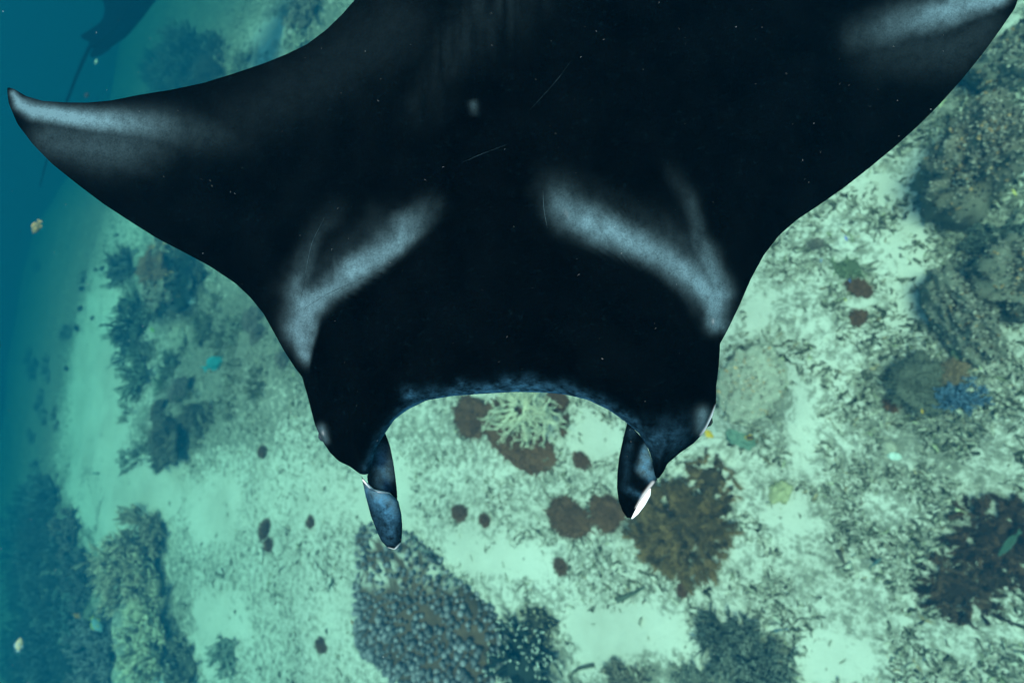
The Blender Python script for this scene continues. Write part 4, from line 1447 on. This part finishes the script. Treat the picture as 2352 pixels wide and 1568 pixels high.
# ------------------------------------------------------------------ fish
def fish(name, label, px, py, lpx, ang, body_col, fin_col=None, above=.5, depth_ratio=.38, group=None, depth=None, roll=.5, belly=None, parts=True):
    """lpx long in photo pixels; ang = heading in the picture, degrees clockwise from right"""
    g, s = place(px, py)
    d = float((g - CAM) @ FW)
    dd = depth if depth is not None else max(d - above, 1.0)
    c = at_depth(px, py, dd)
    L = lpx * dd / FPX
    a = math.radians(ang)
    ex = math.cos(a) * RT - math.sin(a) * UP
    side = math.sin(a) * RT + math.cos(a) * UP
    if side @ np.array([0, 0, 1.0]) < 0:
        side = -side
    ez = side * math.cos(roll) - FW * math.sin(roll)
    ey = np.cross(ez, ex)
    t = root(name, c, label, "fish", group)
    B = np.stack([ex, ey, ez], 1)
    prof = [(.5, .02), (.46, .22), (.38, .52), (.26, .82), (.1, 1.0), (-.06, .95), (-.2, .68), (-.32, .36), (-.38, .26)]
    H = L * depth_ratio / 2
    ns = 12
    th = np.arange(ns) / ns * 2 * math.pi
    V = np.concatenate([np.stack([np.full(ns, x * L), np.cos(th) * h * H * .42, np.sin(th) * h * H], -1) for x, h in prof])
    F = np.array([(i * ns + j, i * ns + (j + 1) % ns, (i + 1) * ns + (j + 1) % ns, (i + 1) * ns + j) for i in range(len(prof) - 1) for j in range(ns)])
    col = np.array(body_col) * np.ones((len(V), 1))
    if belly is not None:
        k = smooth(-.2, .5, -V[:, 2] / H)[:, None]
        col = col * (1 - k) + np.array(belly) * k
    fin_col = np.array(fin_col if fin_col is not None else np.array(body_col) * .8)

    def sheet(pts, th_=.012):
        P = np.array(pts, float) * np.array([L, L, L])
        n = len(P)
        A, Bq = P + np.array([0, th_ * L / 2, 0]), P - np.array([0, th_ * L / 2, 0])
        Vv = np.concatenate([A, Bq])
        fs = [np.array([[0, k, k + 1] for k in range(1, n - 1)]), np.array([[n, n + k + 1, n + k] for k in range(1, n - 1)]),
              np.array([[k, k + n, (k + 1) % n + n] for k in range(n)]), np.array([[k, (k + 1) % n + n, (k + 1) % n] for k in range(n)])]
        return Vv, np.concatenate(fs)
    h = depth_ratio / 2
    tail = sheet([(-.36, 0, h * .24), (-.52, 0, h * .75), (-.5, 0, h * .35), (-.46, 0, 0), (-.5, 0, -h * .35), (-.52, 0, -h * .75), (-.36, 0, -h * .24)])
    dors = sheet([(.22, 0, h * .8), (.1, 0, h * 1.3), (-.1, 0, h * 1.3), (-.26, 0, h * .85), (-.25, 0, h * .45), (0, 0, h * .85)])
    anal = sheet([(.0, 0, -h * .85), (-.1, 0, -h * 1.2), (-.26, 0, -h * .85), (-.24, 0, -h * .45)])
    mat = M_FISH
    if not parts:
        Vx, Fx, Cx = merge([(V, [F], col)] + [(v, [f], fin_col) for v, f in (tail, dors, anal)])
        me = make_mesh(name, Vx @ B.T, Fx, True, Cx)
        t2 = add("body", me, mat, t)
        return t
    add("body", make_mesh("body", V @ B.T, F, True, col), mat, t)
    for nm, (v, f) in (("tail_fin", tail), ("dorsal_fin", dors), ("anal_fin", anal)):
        add(nm, make_mesh(nm, v @ B.T, f, False, fin_col), mat, t)
    for sg in (1, -1):
        v, f = sheet([(.2, 0, -h * .1), (.06, 0, -h * .5), (.04, 0, h * .1)])
        v = v + np.array([0, sg * H * .45, 0])
        add("pectoral_fin", make_mesh("pectoral_fin", v @ B.T, f, False, fin_col), mat, t)
        e, ef = ico(1)
        e = e * .022 * L + np.array([.38 * L, sg * H * .2, H * .15])
        add("eye", make_mesh("eye", e @ B.T, ef, True), M_EYE, t)
    return t


M_FISH = coral_mat("fish_scales", (1, 1, 1), .2, 40, .5)
DK = (.03, .035, .035)
Gd = "small dark damselfish over the sand strip"
fish("parrotfish", "bright turquoise parrotfish over the rubble left of the manta", 493, 834, 60, -28, (.03, .22, .24), (.04, .30, .32), .5, .42, roll=.25)
fish("parrotfish", "long pale green striped parrotfish over the dark feathery fan at the right edge", 2318, 1248, 78, 132, (.05, .095, .065), (.07, .13, .09), .55, .3, roll=.3, belly=(.10, .16, .13))
fish("reef_fish", "slim dark fish upright beside the mound's branching coral", 277, 702, 34, 100, DK, None, .6, .3, Gd, roll=.2)
for q in [
    (235, 616, 15, -50, "dark damselfish nearest the left wing, upper one of a close pair"),
    (219, 620, 11, -30, "faint damselfish touching the left of the upper pair under the wing"),
    (187, 663, 17, -50, "dark damselfish over the blue edge, left of the sand strip's top"),
    (184, 709, 17, -70, "plump dark damselfish below the one at the blue edge"),
    (212, 730, 13, -60, "small hazy damselfish to the right of the plump dark one"),
    (176, 753, 19, 70, "dark damselfish lowest of the group over the bright sand"),
    (152, 846, 14, 75, "single dark damselfish low over the sand strip by the blue water"),
    (268, 540, 12, -20, "tiny dark damselfish just below the left wing's edge"),
    (199, 219, 14, -60, "tiny dark fish in open blue water above the left wing"),
    (289, 946, 13, 5, "small dark damselfish close above the sand beside the lower reef cluster"),
]:
    fish("damselfish", q[4], q[0], q[1], q[2], q[3], DK, None, .8, .5, Gd, parts=False, roll=.3, depth=None if q[1] > 300 else 9)
fish("reef_fish", "brownish fish with pale yellow tail in open blue water below the left wingtip", 84, 521, 34, 118, (.16, .15, .08), (.4, .3, .12), 0, .42, depth=6.5, roll=.3)
fish("reef_fish", "tiny pale green fish in open blue water beside the distant manta's tail", 221, 142, 12, -70, (.2, .4, .28), None, 0, .35, depth=7, parts=False)
fish("reef_fish", "pale yellow fish in the deep blue at the lower left edge", 44, 1480, 34, -80, (.45, .42, .26), (.2, .35, .4), 1.5, .42, depth=7.5, roll=.3)
fish("reef_fish", "pale blue fish with yellow fins beside the greyish soft coral", 222, 1433, 42, 52, (.30, .42, .46), (.55, .46, .12), .9, .42, roll=.3)
fish("reef_fish", "small orange fish over the dark thicket at lower left", 177, 1413, 18, 30, (.6, .22, .05), None, .9, .5, parts=False, roll=.3)
fish("reef_fish", "pale blue fish at the very bottom under the bright tan coral", 368, 1560, 30, 20, (.4, .55, .62), None, .5, .45, roll=.4)
fish("reef_fish", "small grey fish lying low over the cyan sand strip", 221, 1087, 26, 8, (.14, .2, .18), None, .15, .3, roll=1.0)
fish("reef_fish", "slim green grey fish over mottled sand left of the anemone", 760, 1341, 34, -70, (.12, .17, .13), None, .12, .22, roll=1.0)
fish("reef_fish", "tiny slim orange fish at the anemone's left edge", 809, 1428, 16, 60, (.42, .2, .06), None, .2, .25, parts=False, roll=1.0)
fish("reef_fish", "golden yellow fish right beside the manta's right eye", 1628, 996, 28, 38, (.72, .44, .03), (.75, .5, .06), .9, .5, roll=.3)
fish("reef_fish", "dark fish with orange bars beside the pale green folded coral", 1722, 1005, 22, 10, (.07, .05, .04), (.65, .36, .04), .2, .6, roll=.3)
fish("reef_fish", "slender dark fish with blue head over sand at the bottom right", 1787, 1447, 44, 172, (.06, .09, .08), (.1, .3, .5), .25, .24, roll=.8)
fish("reef_fish", "slate blue grey fish lying over the rubble left of the lower feathery coral", 2010, 1292, 40, -38, (.14, .25, .25), None, .12, .3, roll=1.0)
fish("reef_fish", "yellow fish in front of the dark gap at the right edge", 2330, 442, 20, 60, (.7, .62, .2), None, .4, .45, roll=.3)
fish("reef_fish", "vivid deep blue fish over sand below the right wing", 1943, 547, 13, 60, (.02, .08, .75), None, .3, .45, parts=False)
fish("reef_fish", "bright blue fish beside the green tuft of coral", 1952, 644, 9, 80, (.02, .25, .8), None, .3, .4, parts=False)
fish("reef_fish", "tiny blue fish in the rubble left of the green tuft of coral", 1886, 598, 9, 90, (.03, .25, .7), None, .3, .4, parts=False)
fish("reef_fish", "tiny orange fish on the pale coral left of the dark gap", 2187, 706, 11, 80, (.7, .35, .05), None, .3, .5, parts=False)
fish("reef_fish", "tiny golden fish below left of the blue coral", 2118, 944, 13, 80, (.75, .45, .05), None, .3, .5, parts=False)
fish("reef_fish", "tiny yellow fish between the heart shaped coral and the round one below", 1942, 688, 12, 50, (.6, .55, .08), None, .2, .35, parts=False)
fish("reef_fish", "small yellow green fish beside the green branching coral at the cluster's top", 350, 757, 14, 60, (.3, .5, .08), None, .3, .35, parts=False)


def worm(name, label, cat, pts, r, col, lift=.05):
    P = np.array([on_ground(x, y) + np.array([0, 0, lift]) for x, y in pts])
    t = np.linspace(0, len(P) - 1, 24)
    Q = np.stack([np.interp(t, range(len(P)), P[:, k]) for k in range(3)], -1)
    for _ in range(4):
        Q[1:-1] = Q[1:-1] * .5 + .25 * (Q[:-2] + Q[2:])
    org = Q[0].copy()
    V, F = tail_mesh(Q, r, r * .35, org)
    o = add(name, make_mesh(name, V, F, True, np.array(col)), M_CORAL, None, org)
    tag(o, label, cat)


worm("sea_cucumber", "thin dark bent sea cucumber on sand at the bottom edge", "sea cucumber", [(1366, 1524), (1335, 1531), (1318, 1540), (1312, 1555), (1318, 1572)], .035, (.10, .10, .07))
worm("sea_cucumber", "dark tapering sea cucumber lying on sand above the clearing", "sea cucumber", [(1418, 1376), (1436, 1368), (1462, 1358), (1482, 1345)], .06, (.10, .115, .085))
worm("sea_cucumber", "short dark sea cucumber on rubble above the slate blue fish", "sea cucumber", [(1925, 1262), (1932, 1278), (1938, 1290)], .05, (.08, .07, .055))


# ------------------------------------------------------------------ rubble lies round the corals, not on them
build_rubble("coral_rubble", 185000, 3, .054 * SC, "broken dead coral rubble strewn over the sand")
build_rubble("fine_rubble", 145000, 5, .040 * SC, "small coral crumbs and shell bits between the larger rubble", .05)


# ------------------------------------------------------------------ specks drifting in the water above the manta
def snow():
    rng = np.random.default_rng(3)
    n = 330
    X, Y = rng.uniform(0, 2352, n), rng.uniform(0, 1568, n)
    d = rng.uniform(.7, .9, n)
    P = at_depth(X, Y, d)
    T = np.array([[1, 0, 0], [-1, 0, 0], [0, 1, 0], [0, -1, 0], [0, 0, 1], [0, 0, -1]], float)
    F = np.array([[0, 2, 4], [2, 1, 4], [1, 3, 4], [3, 0, 4], [2, 0, 5], [1, 2, 5], [3, 1, 5], [0, 3, 5]])
    r = np.exp(rng.normal(math.log(.00024), .4, n))
    V = P[:, None] + T[None] * r[:, None, None]
    F = (F[None] + (np.arange(n) * 6)[:, None, None]).reshape(-1, 3)
    tag(add("marine_snow", make_mesh("marine_snow", V.reshape(-1, 3), F, False), plain_mat("speck_white", (.8, .82, .8), .8, .1, .05)),
        "tiny white specks drifting in the water over the manta", kind="stuff")


snow()
